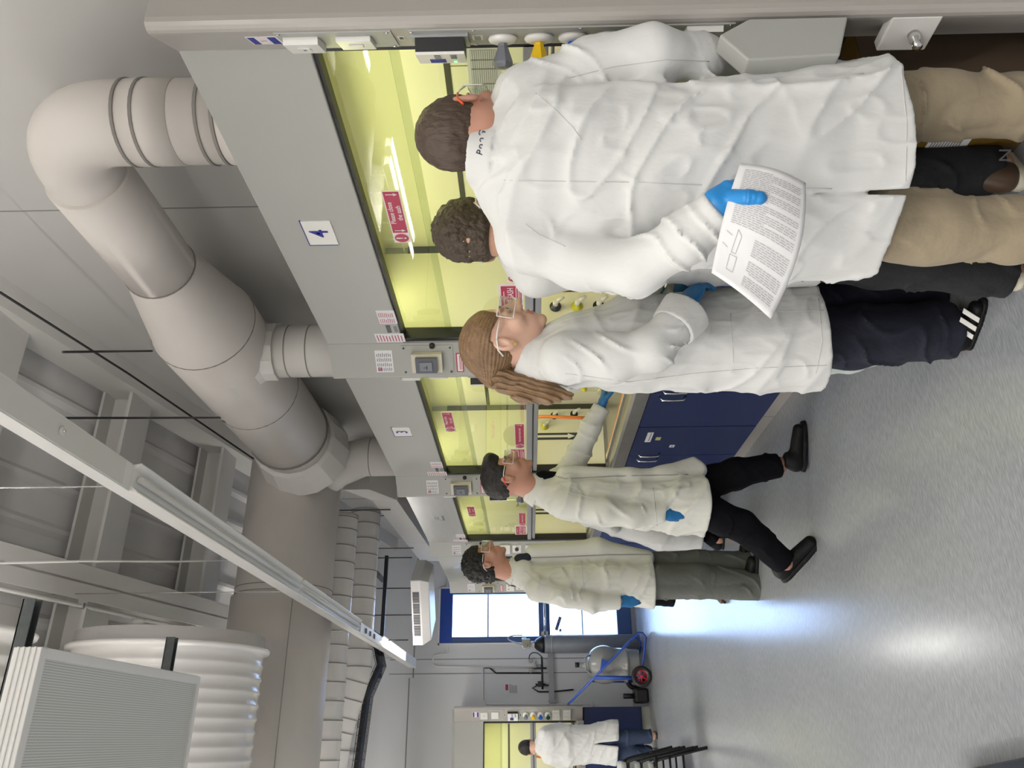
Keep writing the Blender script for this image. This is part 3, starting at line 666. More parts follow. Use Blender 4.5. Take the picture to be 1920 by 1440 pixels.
# lighting trunking along the aisle, one tube lit at its far end
XR, ZR = .885, 2.9
t = empty('light_trunking', (XR, 6, ZR), 'long white lighting trunking running along the aisle, lit at its far end', 'lighting trunking')
b = MB(); b.prism([(-.05, .0), (.05, .0), (.05, .06), (-.05, .06)], -8.5, 4.35, axis=1)
b.build('trunking_body', M_whitep, t)
segs = [(-8.4, -6.0, 0), (-6.0, -3.35, 0), (-3.3, -1.05, 2), (-1.0, .85, 2), (.9, 1.95, 3), (1.95, 3.45, 1)]
for (a, c, k) in segs:
    b = MB()
    if k == 0:
        b.prism([(-.045, -.004), (.045, -.004), (.045, .0), (-.045, .0)], a+.01, c-.01, axis=1)
        for yy in ((a+c)/2+.9, (a+c)/2+.55): b.lathe([(.014, 0), (.016, .004), (.010, .010)], (0, yy, -.004), (0, 0, -1), 16, 0); b.lathe([(.008, 0), (.004, .014)], (0, yy, -.004), (0, 0, -1), 12, 1)
        b.build('cover_strip', [M_white, M_chrome], t)
    elif k == 3:
        b.box((-.045, a, -.012), (.045, c, 0))
        for yy in (a+.2, a+.4, a+.6): b.box((-.02, yy, -.02), (.02, yy+.05, -.012), 1)
        b.build('control_gear', [M_white, M_ink], t)
    else:
        b.prism([(-.055, -.03), (-.05, 0), (.05, 0), (.055, -.03), (.05, -.03), (.03, -.006), (-.03, -.006), (-.05, -.03)], a, c, axis=1)
        b.build('reflector', M_whitep, t); 
        b = MB(); b.tube([(0, a+.03, -.02), (0, c-.03, -.02)], .0125, 14); b.build('tube', [M_white if k == 2 else M_tube], t)
MB().box((-.055, 3.45, -.03), (.055, 4.35, .0)).build('end_box', M_whitep, t)
for yy in (-5.6, -3.2, -.9, 1.1, 3.6): MB().tube([(0, yy, .06), (0, yy, roofz(yy+6)-ZR+.05)], .003, 6).build('suspension_wire', M_chrome, t)
lamp_area('tube_light', (XR, 6+2.7, ZR-.04), (0, 0, 0), .05, 1.4, 13)
# thin tie rods, wires, conduit on the rafter
tag(MB().tube([tuple(J(118, 660, 3.6)), tuple(J(285, 658, 4.6))], .006, 8).build('tie_rod', M_black), 'thin dark tie rod from the wall-head beam to the duct, nearer the camera', 'rod')
tag(MB().tube([tuple(J(118, 784, 3.5)), tuple(J(425, 783, 5.2))], .006, 8).build('tie_rod', M_black), 'thin dark tie rod ending at the clip on the duct', 'rod')
b = MB(); p_ = J(422, 785, 5.15); b.lathe([(.02, -.02), (.02, .02)], p_, (1, 0, 0), 12); tag(b.build('rod_clip', M_chrome), 'small metal clip at the end of the tie rod on the duct', 'clip')
tag(MB().tube([tuple(PY(0, 548, 3.2)), tuple(J(240, 700, 5.0)), tuple(J(475, 860, 6.1))], .007, 8).build('cable', M_black), 'black cable stretched along the wall-head beam', 'cable')
tag(MB().tube([tuple(J(0, 1056, 4.0)), tuple(J(160, 1052, 4.4)), tuple(J(330, 1053, 4.9)), tuple(J(437, 1050, 5.3))], .006, 8).build('wire', M_white), 'white wire sagging across the roof bay to the trunking', 'cable')
b = MB(); b.tube([(.84, 3.9, roofz(3.9)+.0), (.84, 7.3, roofz(7.3)+.0)], .013, 10); b.lathe([(.045, 0), (.045, .03), (.03, .035)], (.84, 5.9, roofz(5.9)-.0), (-1, 0, 0), 20)
for yy in (4.5, 5.3, 6.5): b.box((.82, yy, roofz(yy)-.018), (.86, yy+.02, roofz(yy)+.018), 1)
tag(b.build('conduit', [M_white, M_chrome]), 'white conduit with a round junction box clipped to the rafter', 'conduit')
# ---------------------------------------------------------------- hanging air unit with its support frame, cable tray
c = Vector(J(796, 1128, 8.3)); t = empty('air_conditioner', tuple(c), 'white air unit hung over the aisle in front of the blue door', 'air conditioner', None, -.62); t.scale = (.78, .78, .85)
b = MB(); b.add([(-.42, -.28, -.10), (.42, -.28, -.10), (.42, .28, -.10), (-.42, .28, -.10), (-.47, -.33, .0), (.47, -.33, .0), (.47, .33, .0), (-.47, .33, .0), (-.47, -.33, .12), (.47, -.33, .12), (.47, .33, .12), (-.47, .33, .12)],
      [(3, 2, 1, 0), (8, 9, 10, 11)]+[(i, (i+1) % 4, 4+(i+1) % 4, 4+i) for i in range(4)]+[(4+i, 4+(i+1) % 4, 8+(i+1) % 4, 8+i) for i in range(4)])
b.build('casing', M_whitep, t, bevel=.01)
b = MB(); b.box((-.33, -.334, .02), (.30, -.331, .10))
for i in range(16): b.box((-.325+.039*i, -.337, .02), (-.317+.039*i, -.334, .10), 1)
for i in (1, 2, 3): b.box((-.33+.157*i, -.338, .02), (-.32+.157*i, -.334, .10), 2)
b.build('grille', [M_dark, M_ink, M_white], t)
fr = empty('support_frame', tuple(c+Vector((0, 0, .56))), 'black strut frame with drop rods above the air unit', 'frame')
b = MB()
for zz, yy in ((.02, -.25), (-.1, .25)): b.box((-.75, yy-.02, zz), (.55, yy+.02, zz+.04))
b.box((.30, -.42, -.03), (.34, .5, .01)); b.build('strut', M_blackm, fr)
b = MB()
for xx, yy in ((-.42, -.25), (.1, -.25), (.42, -.25), (-.1, .25)): b.tube([(xx, yy, -.44), (xx, yy, .05)], .006, 8)
for xx, yy in ((-.42, -.25), (.42, .25)): b.tube([(xx, yy, .05), (xx, yy, roofz(c.y+yy)-c.z-.54)], .006, 8)
b.build('drop_rod', M_blackm, fr)
tr = empty('cable_tray', (.3, 8.6, 3.0), 'wire basket cable tray under the spiral ducts', 'cable tray')
b = MB(); P = [Vector((.75, 0, .06)), Vector((.42, 0, -.03)), Vector((.12, 0, .09)), Vector((-.7, 0, .15)), Vector((-2.2, 0, .16))]
Q = []
for a, c2 in zip(P[:-1], P[1:]):
    n = max(2, int((c2-a).length/.07)); Q += [a+(c2-a)*i/n for i in range(n)]
Q.append(P[-1])
for k in range(7): b.tube([q+Vector((0, -.15+.05*k, 0)) for q in Q], .0035, 5, 0, False)
for sy in (-.15, .15): b.tube([q+Vector((0, sy, .06)) for q in Q], .0035, 5, 0, False)
for q in Q: b.tube([q+Vector((0, -.15, .06)), q+Vector((0, -.15, 0)), q+Vector((0, .15, 0)), q+Vector((0, .15, .06))], .0035, 5, 0, False)
b.build('wire_basket', M_blackm, tr)
for k, (m_, yy, r_) in enumerate(((M_black, -.10, .018), (M_black, -.05, .014), (M_blued, .04, .022), (mat('blue_cable', (.02, .08, .25), .4), .10, .024))):
    b = MB(); b.tube([q+Vector((0, yy, .02+r_)) for q in Q], r_, 8)
    tag(b.build('cable', m_), None, None); o = bpy.data.objects[b and bpy.context.scene.objects[-1].name] if False else None
for o in list(bpy.data.objects):
    if o.name.startswith('cable') and o.type == 'MESH' and not o.parent and 'label' not in o:
        o.location = (.3, 8.6, 3.0)
        i = MATS and o.data.materials[0].name
        tag(o, {'black_rubber': ['black cable at the near edge of the wire basket tray', 'thinner black cable second in the wire basket tray'][bool(o.get('q')) or any(p is not o and p.name.startswith('cable') and p.get('label', '').startswith('black cable at the near') for p in bpy.data.objects)], 'blue_frame': 'dark blue cable lying in the wire basket tray', 'blue_cable': 'blue cable along the far side of the wire basket tray'}[i], 'cable', 'cables in the tray')
# ---------------------------------------------------------------- things on and along the back wall
def wp(x, y, off=.0): p = PY(x, y, BW-off); return p
def bar_on_wall(name, pts, r, m, label, cat):
    return tag(MB().tube([tuple(wp(x, y, .02)) for x, y in pts], r, 8).build(name, m), label, cat)
bar_on_wall('conduit', [(838, 1060), (838, 1225), (815, 1228), (812, 1235), (812, 1245), (818, 1250), (1000, 1252)], .011, M_whitep, 'white conduit around the blue door frame', 'conduit')
bar_on_wall('conduit', [(905, 1252), (905, 1312), (912, 1320), (1110, 1320), (1112, 1330)], .011, M_whitep, 'white conduit above the notice on the back wall', 'conduit')
bar_on_wall('gas_hose', [(908, 1252), (918, 1252), (930, 1262), (1016, 1262)], .010, M_black, 'black hose dropping to the gas manifold on the wall', 'hose')
bar_on_wall('gas_hose', [(1030, 1285), (1010, 1284), (998, 1290), (1010, 1297), (1035, 1297), (1075, 1293)], .010, M_blackm, 'looped black hose right of the dewar handle', 'hose')
b = MB(); a = wp(945, 1302, .004); c = wp(973, 1280, .004); x0, x1, z0, z1 = a[0], c[0], c[2], a[2]
b.box((x0, BW-.006, z0), (x1, BW-.003, z1), 0); b.box((x0+.05, BW-.008, z1-.055), (x1-.02, BW-.006, z1-.02), 1); lines(b, (x0+.01, BW-.0085, z1-.07), (1, 0, 0), x1-x0-.02, z1-z0-.09, 6, 2, .4)
tag(b.build('safety_notice', [M_paper, M_red, M_ink]), 'white notice with a red heading on the back wall', 'notice')
a = wp(1030, 1222); c = wp(1037, 1316)
t = empty('wall_rail', (a[0], BW, a[2]), 'grey steel rail on the back wall holding the gas cylinder', 'rail')
MB().box((c[0]-a[0]-.02, -.055, -.05), (.16, 0, .02)).build('rail_channel', M_alu, t); MB().box((c[0]-a[0], -.06, -.08), (c[0]-a[0]+.02, -.03, .03)).build('bracket', M_alu, t)
# gas manifold
p_ = wp(1008, 1262, .08); t = empty('gas_manifold', tuple(p_), 'dark gas manifold with gauges fixed above the steel rail', 'gas manifold')
b = MB(); b.tube([(-.20, 0, -.06), (.20, 0, -.06)], .014, 10); b.tube([(-.14, 0, -.10), (-.14, 0, .03)], .012, 8); b.tube([(.06, 0, -.12), (.06, 0, .05)], .012, 8); b.box((-.17, -.02, -.05), (-.10, .03, .0)); b.build('pipework', M_blackm, t)
for (xx, zz) in ((.15, .09), (.03, .09), (.09, .03)): b = MB(); b.lathe([(.028, -.012), (.028, .012), (.022, .014)], (xx, 0, zz), (0, -1, 0), 18); b.build('gauge', M_chrome, t)
b = MB(); b.tube(bez((.2, 0, -.06), (.3, -.02, .02), (.25, -.02, .14), (.15, 0, .10)), .006, 8); b.build('hose', M_black, t)
# gas cylinder
t = empty('gas_cylinder', (1.13, 10.62, 0), 'tall grey gas cylinder with a black shoulder standing left of the door', 'gas cylinder')
b = MB(); b.lathe([(.105, 0), (.115, .02), (.116, 1.20), (.112, 1.235)], (0, 0, 0), n=32); b.build('body', mat('cylinder_grey', (.20, .215, .24), .35, var=.1, vscale=12), t)
b = MB(); b.lathe([(.113, 1.235), (.104, 1.28), (.07, 1.34), (.035, 1.37)], (0, 0, 0), n=28); b.build('shoulder', M_black, t)
b = MB(); b.lathe([(.04, 1.36), (.04, 1.41), (.028, 1.42), (.02, 1.46)], (0, 0, 0), n=16); b.build('neck_ring', M_white, t)
b = MB(); b.box((-.05, -.09, 1.42), (.06, .03, 1.53)); b.lathe([(.035, 0), (.035, .02)], (-.03, -.09, 1.49), (0, -1, 0), 16); b.lathe([(.03, 0), (.03, .02)], (.06, -.03, 1.50), (1, 0, 0), 16); b.build('regulator', M_chrome, t, bevel=.006)
b = MB(); b.tube(bez((.0, -.05, 1.53), (.05, -.05, 1.80), (.12, -.05, 1.75), (.11, -.03, 1.52)), .008, 8); b.build('hose', M_alu, t)
b = MB(); b.lathe([(.118, 1.13), (.119, 1.15)], (0, 0, 0), n=32); b.build('retaining_strap', M_alu, t)
# dewar on a blue trolley
TY = 10.05
def tp(x, y, dy=0): q = PY(x, y, TY); return Vector((q[0], q[1]+dy, q[2]))
w0 = tp(1196, 1272); t = empty('dewar_trolley', (w0.x, TY, 0), 'blue tubular trolley with red wheels carrying the grey dewar', 'trolley'); off = Vector((w0.x, TY, 0))
L2 = lambda x, y, dy=0: tp(x, y, dy)-off
b = MB()
for dy in (-.25, .25):
    pts = [L2(1067, 1319, dy), L2(1186, 1197, dy), L2(1192, 1191, dy), L2(1200, 1192, dy), L2(1206, 1200, dy), L2(1202, 1235, dy), L2(1197, 1270, dy)]
    b.tube(pts, .014, 10); b.tube([L2(1113, 1273, dy), L2(1190, 1274, dy)], .022, 10)
    b.prism([(p.x, p.z) for p in (L2(1125, 1238), L2(1138, 1245), L2(1122, 1262))], dy-.005, dy+.005, axis=1)
b.tube([L2(1067, 1319, -.25), L2(1067, 1319, .25)], .014, 10); b.tube([L2(1190, 1195, -.25), L2(1190, 1195, .25)], .012, 10); b.tube([L2(1197, 1272, -.31), L2(1197, 1272, .31)], .014, 10)
b.build('frame', M_blue, t)
wc = L2(1196, 1272)
for dy in (-.31, .31):
    c_ = Vector((wc.x, dy, .12)); b = MB(); b.lathe([(.07, -.025), (.115, -.025), (.12, -.01), (.12, .01), (.115, .025), (.07, .025), (.07, -.025)], c_, (0, 1, 0), 32, caps=False); o = b.build('wheel', M_black, t)
    b = MB(); b.lathe([(.068, -.012), (.072, -.015), (.072, .015), (.068, .012), (.060, 0), (.068, -.012)], c_, (0, 1, 0), 28, caps=False); b.lathe([(.018, -.03), (.018, .03)], c_, (0, 1, 0), 14)
    for k in range(6): b.tube([c_, c_+Vector((.064*math.cos(k*math.pi/3), 0, .064*math.sin(k*math.pi/3)))], .007, 6)
    b.build('spokes', mat('red_wheel', (.45, .02, .04), .4), o)
dc = tp(1132, 1246); t = empty('dewar', (dc.x, TY, .10), 'round grey liquid nitrogen dewar with a black cap held on the blue trolley', 'dewar')
zc = dc.z-.10
b = MB(); prof = [(.17, 0), (.175, .02), (.18, .12), (.19, .14), (.21, .15), (.215, .17), (.19, .20)]+[(.225*math.cos(a), zc+.225*math.sin(a)) for a in [(-.55+2.0*i/14)*.98 for i in range(15)] if .225*math.cos(a) > .045]+[(.042, zc+.235), (.036, zc+.29), (.045, zc+.30)]
b.lathe(prof, (0, 0, 0), n=40); b.build('flask', mat('dewar_grey', (.27, .275, .27), .22, coat=.4), t)
b = MB(); b.lathe([(.03, zc+.30), (.032, zc+.345), (.028, zc+.35)], (0, 0, 0), n=20); b.build('cap', M_black, t)
b = MB(); b.tube([(-.10, -.12, zc+.17), (-.07, -.14, zc+.23), (.07, -.14, zc+.23), (.10, -.12, zc+.17)], .012, 8); b.build('carry_handle', mat('dewar_handle', (.22, .22, .22), .4), t)
# black bag beside the far cabinet
t = empty('black_bag', (.47, 10.2, 0), 'small black bag on the floor between the trolley and the far navy cabinet', 'bag')
b = MB(); b.box((-.08, -.12, 0), (.09, .12, .17)); b.build('bag_body', M_black, t, bevel=.03); b = MB(); b.tube([(0, -.05, .17), (.0, -.05, .30)], .03, 12); b.build('bottle_neck', M_black, t)
# stacked stools
def stool(loc, label, rz=0):
    t = empty('stacking_stool', loc, label, 'stool', 'stacked stools', rz)
    b = MB(); b.box((-.17, -.17, .44), (.17, .17, .49)); b.build('seat', mat('stool_seat_grey', (.36, .37, .36), .4), t, bevel=.02)
    for sx in (-1, 1):
        for sy in (-1, 1):
            b = MB(); b.tube([(sx*.13, sy*.12, .435), (sx*.17, sy*.15, .425), (sx*.185, sy*.16, .39), (sx*.27, sy*.20, .0)], .014, 10); b.build('leg', M_black, t)
    b = MB(); b.tube([(-.23, -.18, .20), (.23, -.18, .20), (.23, .18, .20), (-.23, .18, .20), (-.23, -.18, .20)], .009, 8); b.build('foot_rail', M_black, t)
for i in range(3): stool((-.34, 7.2, .11*i), ['stool with a grey seat, lowest of the stack of three', 'stool with a grey seat, middle of the stack of three', 'stool with a grey seat, topmost of the stack of three'][i])
t = empty('storage_crate', (-.47, 7.9, 0), 'crimson plastic crate on the floor behind the stacked stools', 'crate')
b = MB(); b.box((-.2, -.25, 0), (.2, .25, .30)); b.build('crate_body', mat('crimson_plastic', (.30, .005, .045), .35), t, bevel=.015); b = MB(); b.box((-.215, -.265, .28), (.215, .265, .31)); b.build('rim', mat('crimson_plastic', (0, 0, 0)), t)
t = empty('backpack', (-.16, 2.46, 0), 'black bag on the floor at the bottom corner nearest the camera', 'bag', None, .12)
b = MB(); b.box((-.25, -.45, 0), (.10, .42, .10)); b.build('bag_body', M_black, t, bevel=.03); b = MB(); b.tube(bez((-.1, -.2, .09), (-.1, -.1, .16), (-.1, .1, .16), (-.1, .2, .09)), .012, 8); b.build('strap', M_blackm, t)
# ---------------------------------------------------------------- hoses and glassware in the cupboards
def lv(a, o_, z): return (HW-o_, HY0+a, z)
HS = 'orange rubber hoses'
hose('rubber_hose', bez((1.86, 3.03, 1.28), (1.80, 2.9, 1.22), (1.78, 2.85, 1.05), (1.80, 2.55, 1.0)), .011, M_orange, 'orange rubber hose from the grey outlet in cupboard 4', 'hose', HS)
hose('rubber_hose', bez((1.95, 3.50, 1.22), (1.85, 3.75, 1.05), (1.80, 4.0, 1.2), (1.85, 4.1, 1.36)), .011, M_orange, 'orange rubber hose curving behind the ponytail in cupboard 3', 'hose', HS)
hose('rubber_hose', bez((2.02, 5.02, 1.40), (1.98, 4.8, 1.42), (1.92, 4.7, 1.30), (1.90, 4.68, 1.05)), .011, M_orange, 'orange rubber hose arching down right of the walking man in cupboard 3', 'hose', HS)
hose('rubber_hose', bez((-.1, 10.45, 1.42), (-.25, 10.3, 1.5), (-.2, 10.3, 1.1), (-.1, 10.3, .95)), .013, M_orange, 'orange hose in the far cupboard behind the man working there', 'hose', HS)
def flask(loc, label, r=.06, m=None, kind='round'):
    t = empty('glass_flask', loc, label, 'flask', 'glassware')
    b = MB(); b.lathe([(.01, 0)]+[(r*math.sin(a), r-r*math.cos(a)) for a in [.3+2.2*i/10 for i in range(11)]]+[(.014, 2*r-.005), (.013, 2*r+.06), (.016, 2*r+.065)], (0, 0, 0), n=24); b.build('vessel', m or M_gware, t)
    b = MB(); b.lathe([(.012, 2*r+.06), (.016, 2*r+.075), (.010, 2*r+.09)], (0, 0, 0), n=14); b.build('stopper', M_yel2, t)
flask((1.93, 4.15, .906), 'round glass flask in cupboard 3 behind the ponytail', .065); flask((2.0, 4.45, .906), 'smaller glass flask standing back in cupboard 3', .045)
flask((1.95, 2.2, .906), 'glass flask standing in cupboard 4 behind the man with papers', .06); flask((1.9, 6.4, .906), 'glass flask in the third cupboard', .06)
def stand(loc, label, h=.75):
    t = empty('clamp_stand', loc, label, 'clamp stand', 'clamp stands')
    b = MB(); b.box((-.07, -.10, 0), (.07, .10, .012)); b.build('base', M_dark, t, bevel=.003)
    b = MB(); b.tube([(0, -.07, .01), (0, -.07, h)], .006, 10); b.build('rod', M_chrome, t)
    for z in (h*.55, h*.82):
        b = MB(); b.tube([(0, -.07, z), (-.02, .03, z), (-.02, .06, z+.01)], .006, 8); b.box((-.015, -.085, z-.015), (.015, -.055, z+.015)); b.build('clamp', M_greyp, t)
    b = MB(); b.lathe([(.012, .0), (.018, .02), (.018, .24), (.012, .26), (.012, .30)], (-.02, .06, h*.45), n=16); b.build('condenser', M_gware, t)
stand((2.0, 4.0, .906), 'clamp stand with a glass condenser near the right side of cupboard 3'); stand((1.95, 1.75, .906), 'clamp stand near the service post in cupboard 4', .8)
stand((1.98, 6.9, .906), 'clamp stand in the third cupboard'); stand((-.9, 10.42, .906), 'clamp stand in the far cupboard', .6)
t = empty('paper_towel', (1.90, 4.10, 1.25), 'crumpled white paper towel in cupboard 3 above the tray', 'paper towel')
b = MB(); rg = random.Random(3); b.lathe([(.01, 0), (.06, .03), (.075, .09), (.05, .15), (.012, .2)], (0, 0, -.15), n=9, smooth=False); b.build('crumpled_sheet', M_paper, t)
# printed sheet clipped inside cupboard 4, blue and red folders on its tray
b = MB(); b.box((1.895, 1.63, 1.505), (1.90, 1.93, 1.61)); b.box((1.8935, 1.70, 1.52), (1.895, 1.90, 1.60), 1)
for i in range(12): b.box((1.8925, 1.70, 1.522+.0066*i), (1.8935, 1.90, 1.525+.0066*i), 0)
for yy in (1.735, 1.77, 1.83): b.box((1.892, yy, 1.522), (1.8935, yy+.004, 1.598), 2)
tag(b.build('printed_table', [M_paper, mat('table_grey', (.42, .40, .42), .7), M_ink]), 'sheet with a printed table hung inside cupboard 4 beside the service post', 'printed sheet')
for i, (zz, m_, l_) in enumerate(((1.22, M_blue, 'navy ring binder standing in cupboard 4 behind the yellow knob'), (1.30, M_red, 'dark red ring binder standing in cupboard 4 behind the green knob'))):
    t = empty('ring_binder', (1.86+.09*i, 1.56+.10*i, .906), l_, 'binder', 'ring binders')
    MB().box((-.14, 0, 0), (.14, .05, .32)).build('cover', m_, t); MB().box((-.13, .006, .01), (.142, .044, .31)).build('pages', M_paper, t)
# ---------------------------------------------------------------- implicit surfaces for people and clothing
F32 = np.float32
_rs = np.random.RandomState(11); _NL = _rs.rand(32, 32, 32).astype(F32)*2-1
def noise3(q):
    q = q.astype(F32); i = np.floor(q).astype(np.int32); f = q-i; f = f*f*(3-2*f); i &= 31; j = (i+1) & 31
    x0, y0, z0 = i[:, 0], i[:, 1], i[:, 2]; x1, y1, z1 = j[:, 0], j[:, 1], j[:, 2]; fx, fy, fz = f[:, 0], f[:, 1], f[:, 2]
    a = _NL[x0, y0, z0]*(1-fx)+_NL[x1, y0, z0]*fx; b = _NL[x0, y1, z0]*(1-fx)+_NL[x1, y1, z0]*fx
    c = _NL[x0, y0, z1]*(1-fx)+_NL[x1, y0, z1]*fx; d = _NL[x0, y1, z1]*(1-fx)+_NL[x1, y1, z1]*fx
    return (a*(1-fy)+b*fy)*(1-fz)+(c*(1-fy)+d*fy)*fz
def V(*a): return np.array(a, dtype=np.float64)
def unit(v): v = np.asarray(v, float); return v/(np.linalg.norm(v)+1e-9)
def smin(a, b, k):
    h = np.clip(.5+.5*(b-a)/k, 0, 1); return b*(1-h)+a*h-k*h*(1-h)
def smax(a, b, k): return -smin(-a, -b, k)
def cone(p, a, b, ra, rb):
    a = np.asarray(a, F32); b = np.asarray(b, F32); ab = b-a; L2 = float(ab@ab)+1e-9
    t = np.clip((p-a)@ab/L2, 0, 1); return np.linalg.norm(p-a-t[:, None]*ab, axis=1)-(ra+(rb-ra)*t)
def ell(p, c, r, Rm=None):
    q = p-np.asarray(c, F32)
    if Rm is not None: q = q@np.asarray(Rm, F32)          # columns = axes
    r = np.asarray(r, F32); k0 = np.linalg.norm(q/r, axis=1); k1 = np.linalg.norm(q/(r*r), axis=1)+1e-9
    return k0*(k0-1)/k1
def econe(p, a, b, rxa, rya, rxb, ryb, lat):
    """elliptical tapered limb; lat = sideways axis"""
    a = np.asarray(a, F32); b = np.asarray(b, F32); ab = b-a; L2 = float(ab@ab)+1e-9
    t = np.clip((p-a)@ab/L2, 0, 1); q = p-a-t[:, None]*ab; lat = np.asarray(lat, F32)
    ql = q@lat; qo = np.linalg.norm(q-ql[:, None]*lat, axis=1); rx = rxa+(rxb-rxa)*t; ry = rya+(ryb-rya)*t
    k0 = np.sqrt((ql/rx)**2+(qo/ry)**2); k1 = np.sqrt((ql/rx**2)**2+(qo/ry**2)**2)+1e-9
    return k0*(k0-1)/k1
def plane(p, c, n): return (p-np.asarray(c, F32))@np.asarray(unit(n), F32)     # positive on the side n points to
def nets(sdf, lo, hi, h):
    """surface nets; returns verts, quads"""
    lo = np.asarray(lo, float); hi = np.asarray(hi, float); nb = np.ceil((hi-lo)/h/4).astype(int)+1; n = nb*4
    g = [lo[k]+h*(np.arange(nb[k])*4+1.5) for k in range(3)]
    Bc = np.stack(np.meshgrid(*g, indexing='ij'), -1).reshape(-1, 3).astype(F32)
    dc = sdf(Bc).reshape(nb); near = np.abs(dc) < 7.5*h
    D = np.repeat(np.repeat(np.repeat(dc, 4, 0), 4, 1), 4, 2).astype(F32)
    idx = np.argwhere(near)
    if len(idx) == 0: return np.zeros((0, 3)), np.zeros((0, 4), int)
    o4 = np.stack(np.meshgrid(*[np.arange(4)]*3, indexing='ij'), -1).reshape(-1, 3)
    I = (idx[:, None, :]*4+o4[None]).reshape(-1, 3); P = (lo+h*I).astype(F32); vals = np.empty(len(P), F32)
    for s in range(0, len(P), 400000): vals[s:s+400000] = sdf(P[s:s+400000])
    D[I[:, 0], I[:, 1], I[:, 2]] = vals
    D[0], D[-1], D[:, 0], D[:, -1], D[:, :, 0], D[:, :, -1] = (np.maximum(x, h) for x in (D[0], D[-1], D[:, 0], D[:, -1], D[:, :, 0], D[:, :, -1]))
    S = D < 0; cs = [S[a:n[0]-1+a, b:n[1]-1+b, c:n[2]-1+c] for a in (0, 1) for b in (0, 1) for c in (0, 1)]
    cnt = sum(c.astype(np.int8) for c in cs); act = (cnt > 0) & (cnt < 8); A = np.argwhere(act); vid = -np.ones(act.shape, int); vid[act] = np.arange(len(A))
    off = [(a, b, c) for a in (0, 1) for b in (0, 1) for c in (0, 1)]; cd = [D[A[:, 0]+a, A[:, 1]+b, A[:, 2]+c] for a, b, c in off]
    acc = np.zeros((len(A), 3)); w = np.zeros(len(A))
    for i in range(8):
        for j in range(i+1, 8):
            if sum(abs(x-y) for x, y in zip(off[i], off[j])) != 1: continue
            m = (cd[i] < 0) != (cd[j] < 0); t = np.where(m, cd[i]/(cd[i]-cd[j]+1e-12), 0)
            for k in range(3): acc[:, k] += np.where(m, off[i][k]+(off[j][k]-off[i][k])*t, 0)
            w += m
    Vt = lo+h*(A+acc/w[:, None]); Q = []
    for ax in range(3):
        u, v = [(1, 2), (2, 0), (0, 1)][ax]; s0 = [slice(None)]*3; s1 = [slice(None)]*3; s0[ax] = slice(0, n[ax]-1); s1[ax] = slice(1, n[ax])
        a, b = S[tuple(s0)], S[tuple(s1)]; E = np.argwhere(a != b); E = E[(E[:, u] > 0) & (E[:, v] > 0) & (E[:, u] < n[u]-1) & (E[:, v] < n[v]-1)]
        du = np.eye(3, dtype=int)[u]; dv = np.eye(3, dtype=int)[v]; f = a[E[:, 0], E[:, 1], E[:, 2]]
        c00 = E-du-dv; c10 = E-dv; c11 = E; c01 = E-du; q = np.stack([vid[tuple(c.T)] for c in (c00, c10, c11, c01)], 1)
        q = np.where(f[:, None], q, q[:, ::-1]); Q.append(q)
    Q = np.concatenate(Q); Q = Q[(Q >= 0).all(1)]
    return Vt, Q
def mesh_np(name, parts, mats, parent, origin, label=None, matfn=None, smooth_it=0):
    """parts: list of (verts, quads, material index)"""
    vs = np.concatenate([p[0] for p in parts])-np.asarray(origin); fs = []; mi = []; o = 0
    for p in parts: fs.append(p[1]+o); mi.append(np.full(len(p[1]), p[2])); o += len(p[0])
    fs = np.concatenate(fs); mi = np.concatenate(mi)
    me = bpy.data.meshes.new(name); me.vertices.add(len(vs)); me.vertices.foreach_set('co', vs.astype(F32).ravel())
    me.loops.add(len(fs)*4); me.loops.foreach_set('vertex_index', fs.astype(np.int32).ravel()); me.polygons.add(len(fs))
    me.polygons.foreach_set('loop_start', np.arange(len(fs), dtype=np.int32)*4)
    me.update(calc_edges=True)
    for m_ in (mats if isinstance(mats, (list, tuple)) else [mats]): me.materials.append(m_)
    if matfn is not None: mi = matfn(vs[fs].mean(1)+np.asarray(origin), mi)
    me.polygons.foreach_set('material_index', mi.astype(np.int32)); me.polygons.foreach_set('use_smooth', np.ones(len(fs), bool)); me.validate(); me.update()
    o = bpy.data.objects.new(name, me); COL.objects.link(o)
    if parent: o.parent = parent
    if label: o['label'] = label
    return o
def bounds(pts, m): P = np.array(pts); return P.min(0)-m, P.max(0)+m

M_skin = mat('skin', (.58, .33, .23), .45, sss=.15, var=.10, vscale=14, bump=.04, bscale=220)
M_skinp = mat('skin_pale', (.66, .41, .31), .42, sss=.15, var=.08, vscale=14, bump=.04, bscale=220)
M_skind = mat('skin_flushed', (.50, .26, .185), .5, sss=.15, var=.12, vscale=14, bump=.04, bscale=220)
M_lip = mat('lips', (.50, .22, .18), .4)
M_coat = mat('lab_coat', (.61, .615, .605), .8, sheen=.1, bump=.10, bscale=55, stretch=(1, 1, .6))
M_coatw = mat('lab_coat_warm', (.60, .60, .555), .8, sheen=.1, bump=.10, bscale=55, stretch=(1, 1, .6))
M_khaki = mat('khaki_cotton', (.30, .245, .165), .85, sheen=.1, bump=.25, bscale=40, var=.08)
M_blk = mat('black_trousers', (.004, .004, .006), .9, spec=.15, bump=.2, bscale=40)
M_jean = mat('navy_denim', (.012, .014, .028), .8, bump=.25, bscale=60, var=.4, vscale=9)
M_jeang = mat('black_denim', (.014, .015, .018), .8, bump=.25, bscale=60, var=.5, vscale=9)
M_greyt = mat('grey_trousers', (.115, .12, .11), .85, bump=.3, bscale=34, var=.15)
M_jeanb = mat('blue_denim', (.02, .035, .075), .8, var=.3)
M_glove = mat('nitrile_glove', (.015, .22, .56), .38, bump=.12, bscale=90)
M_gloved = mat('nitrile_glove_dark', (.01, .13, .33), .4, bump=.12, bscale=90)
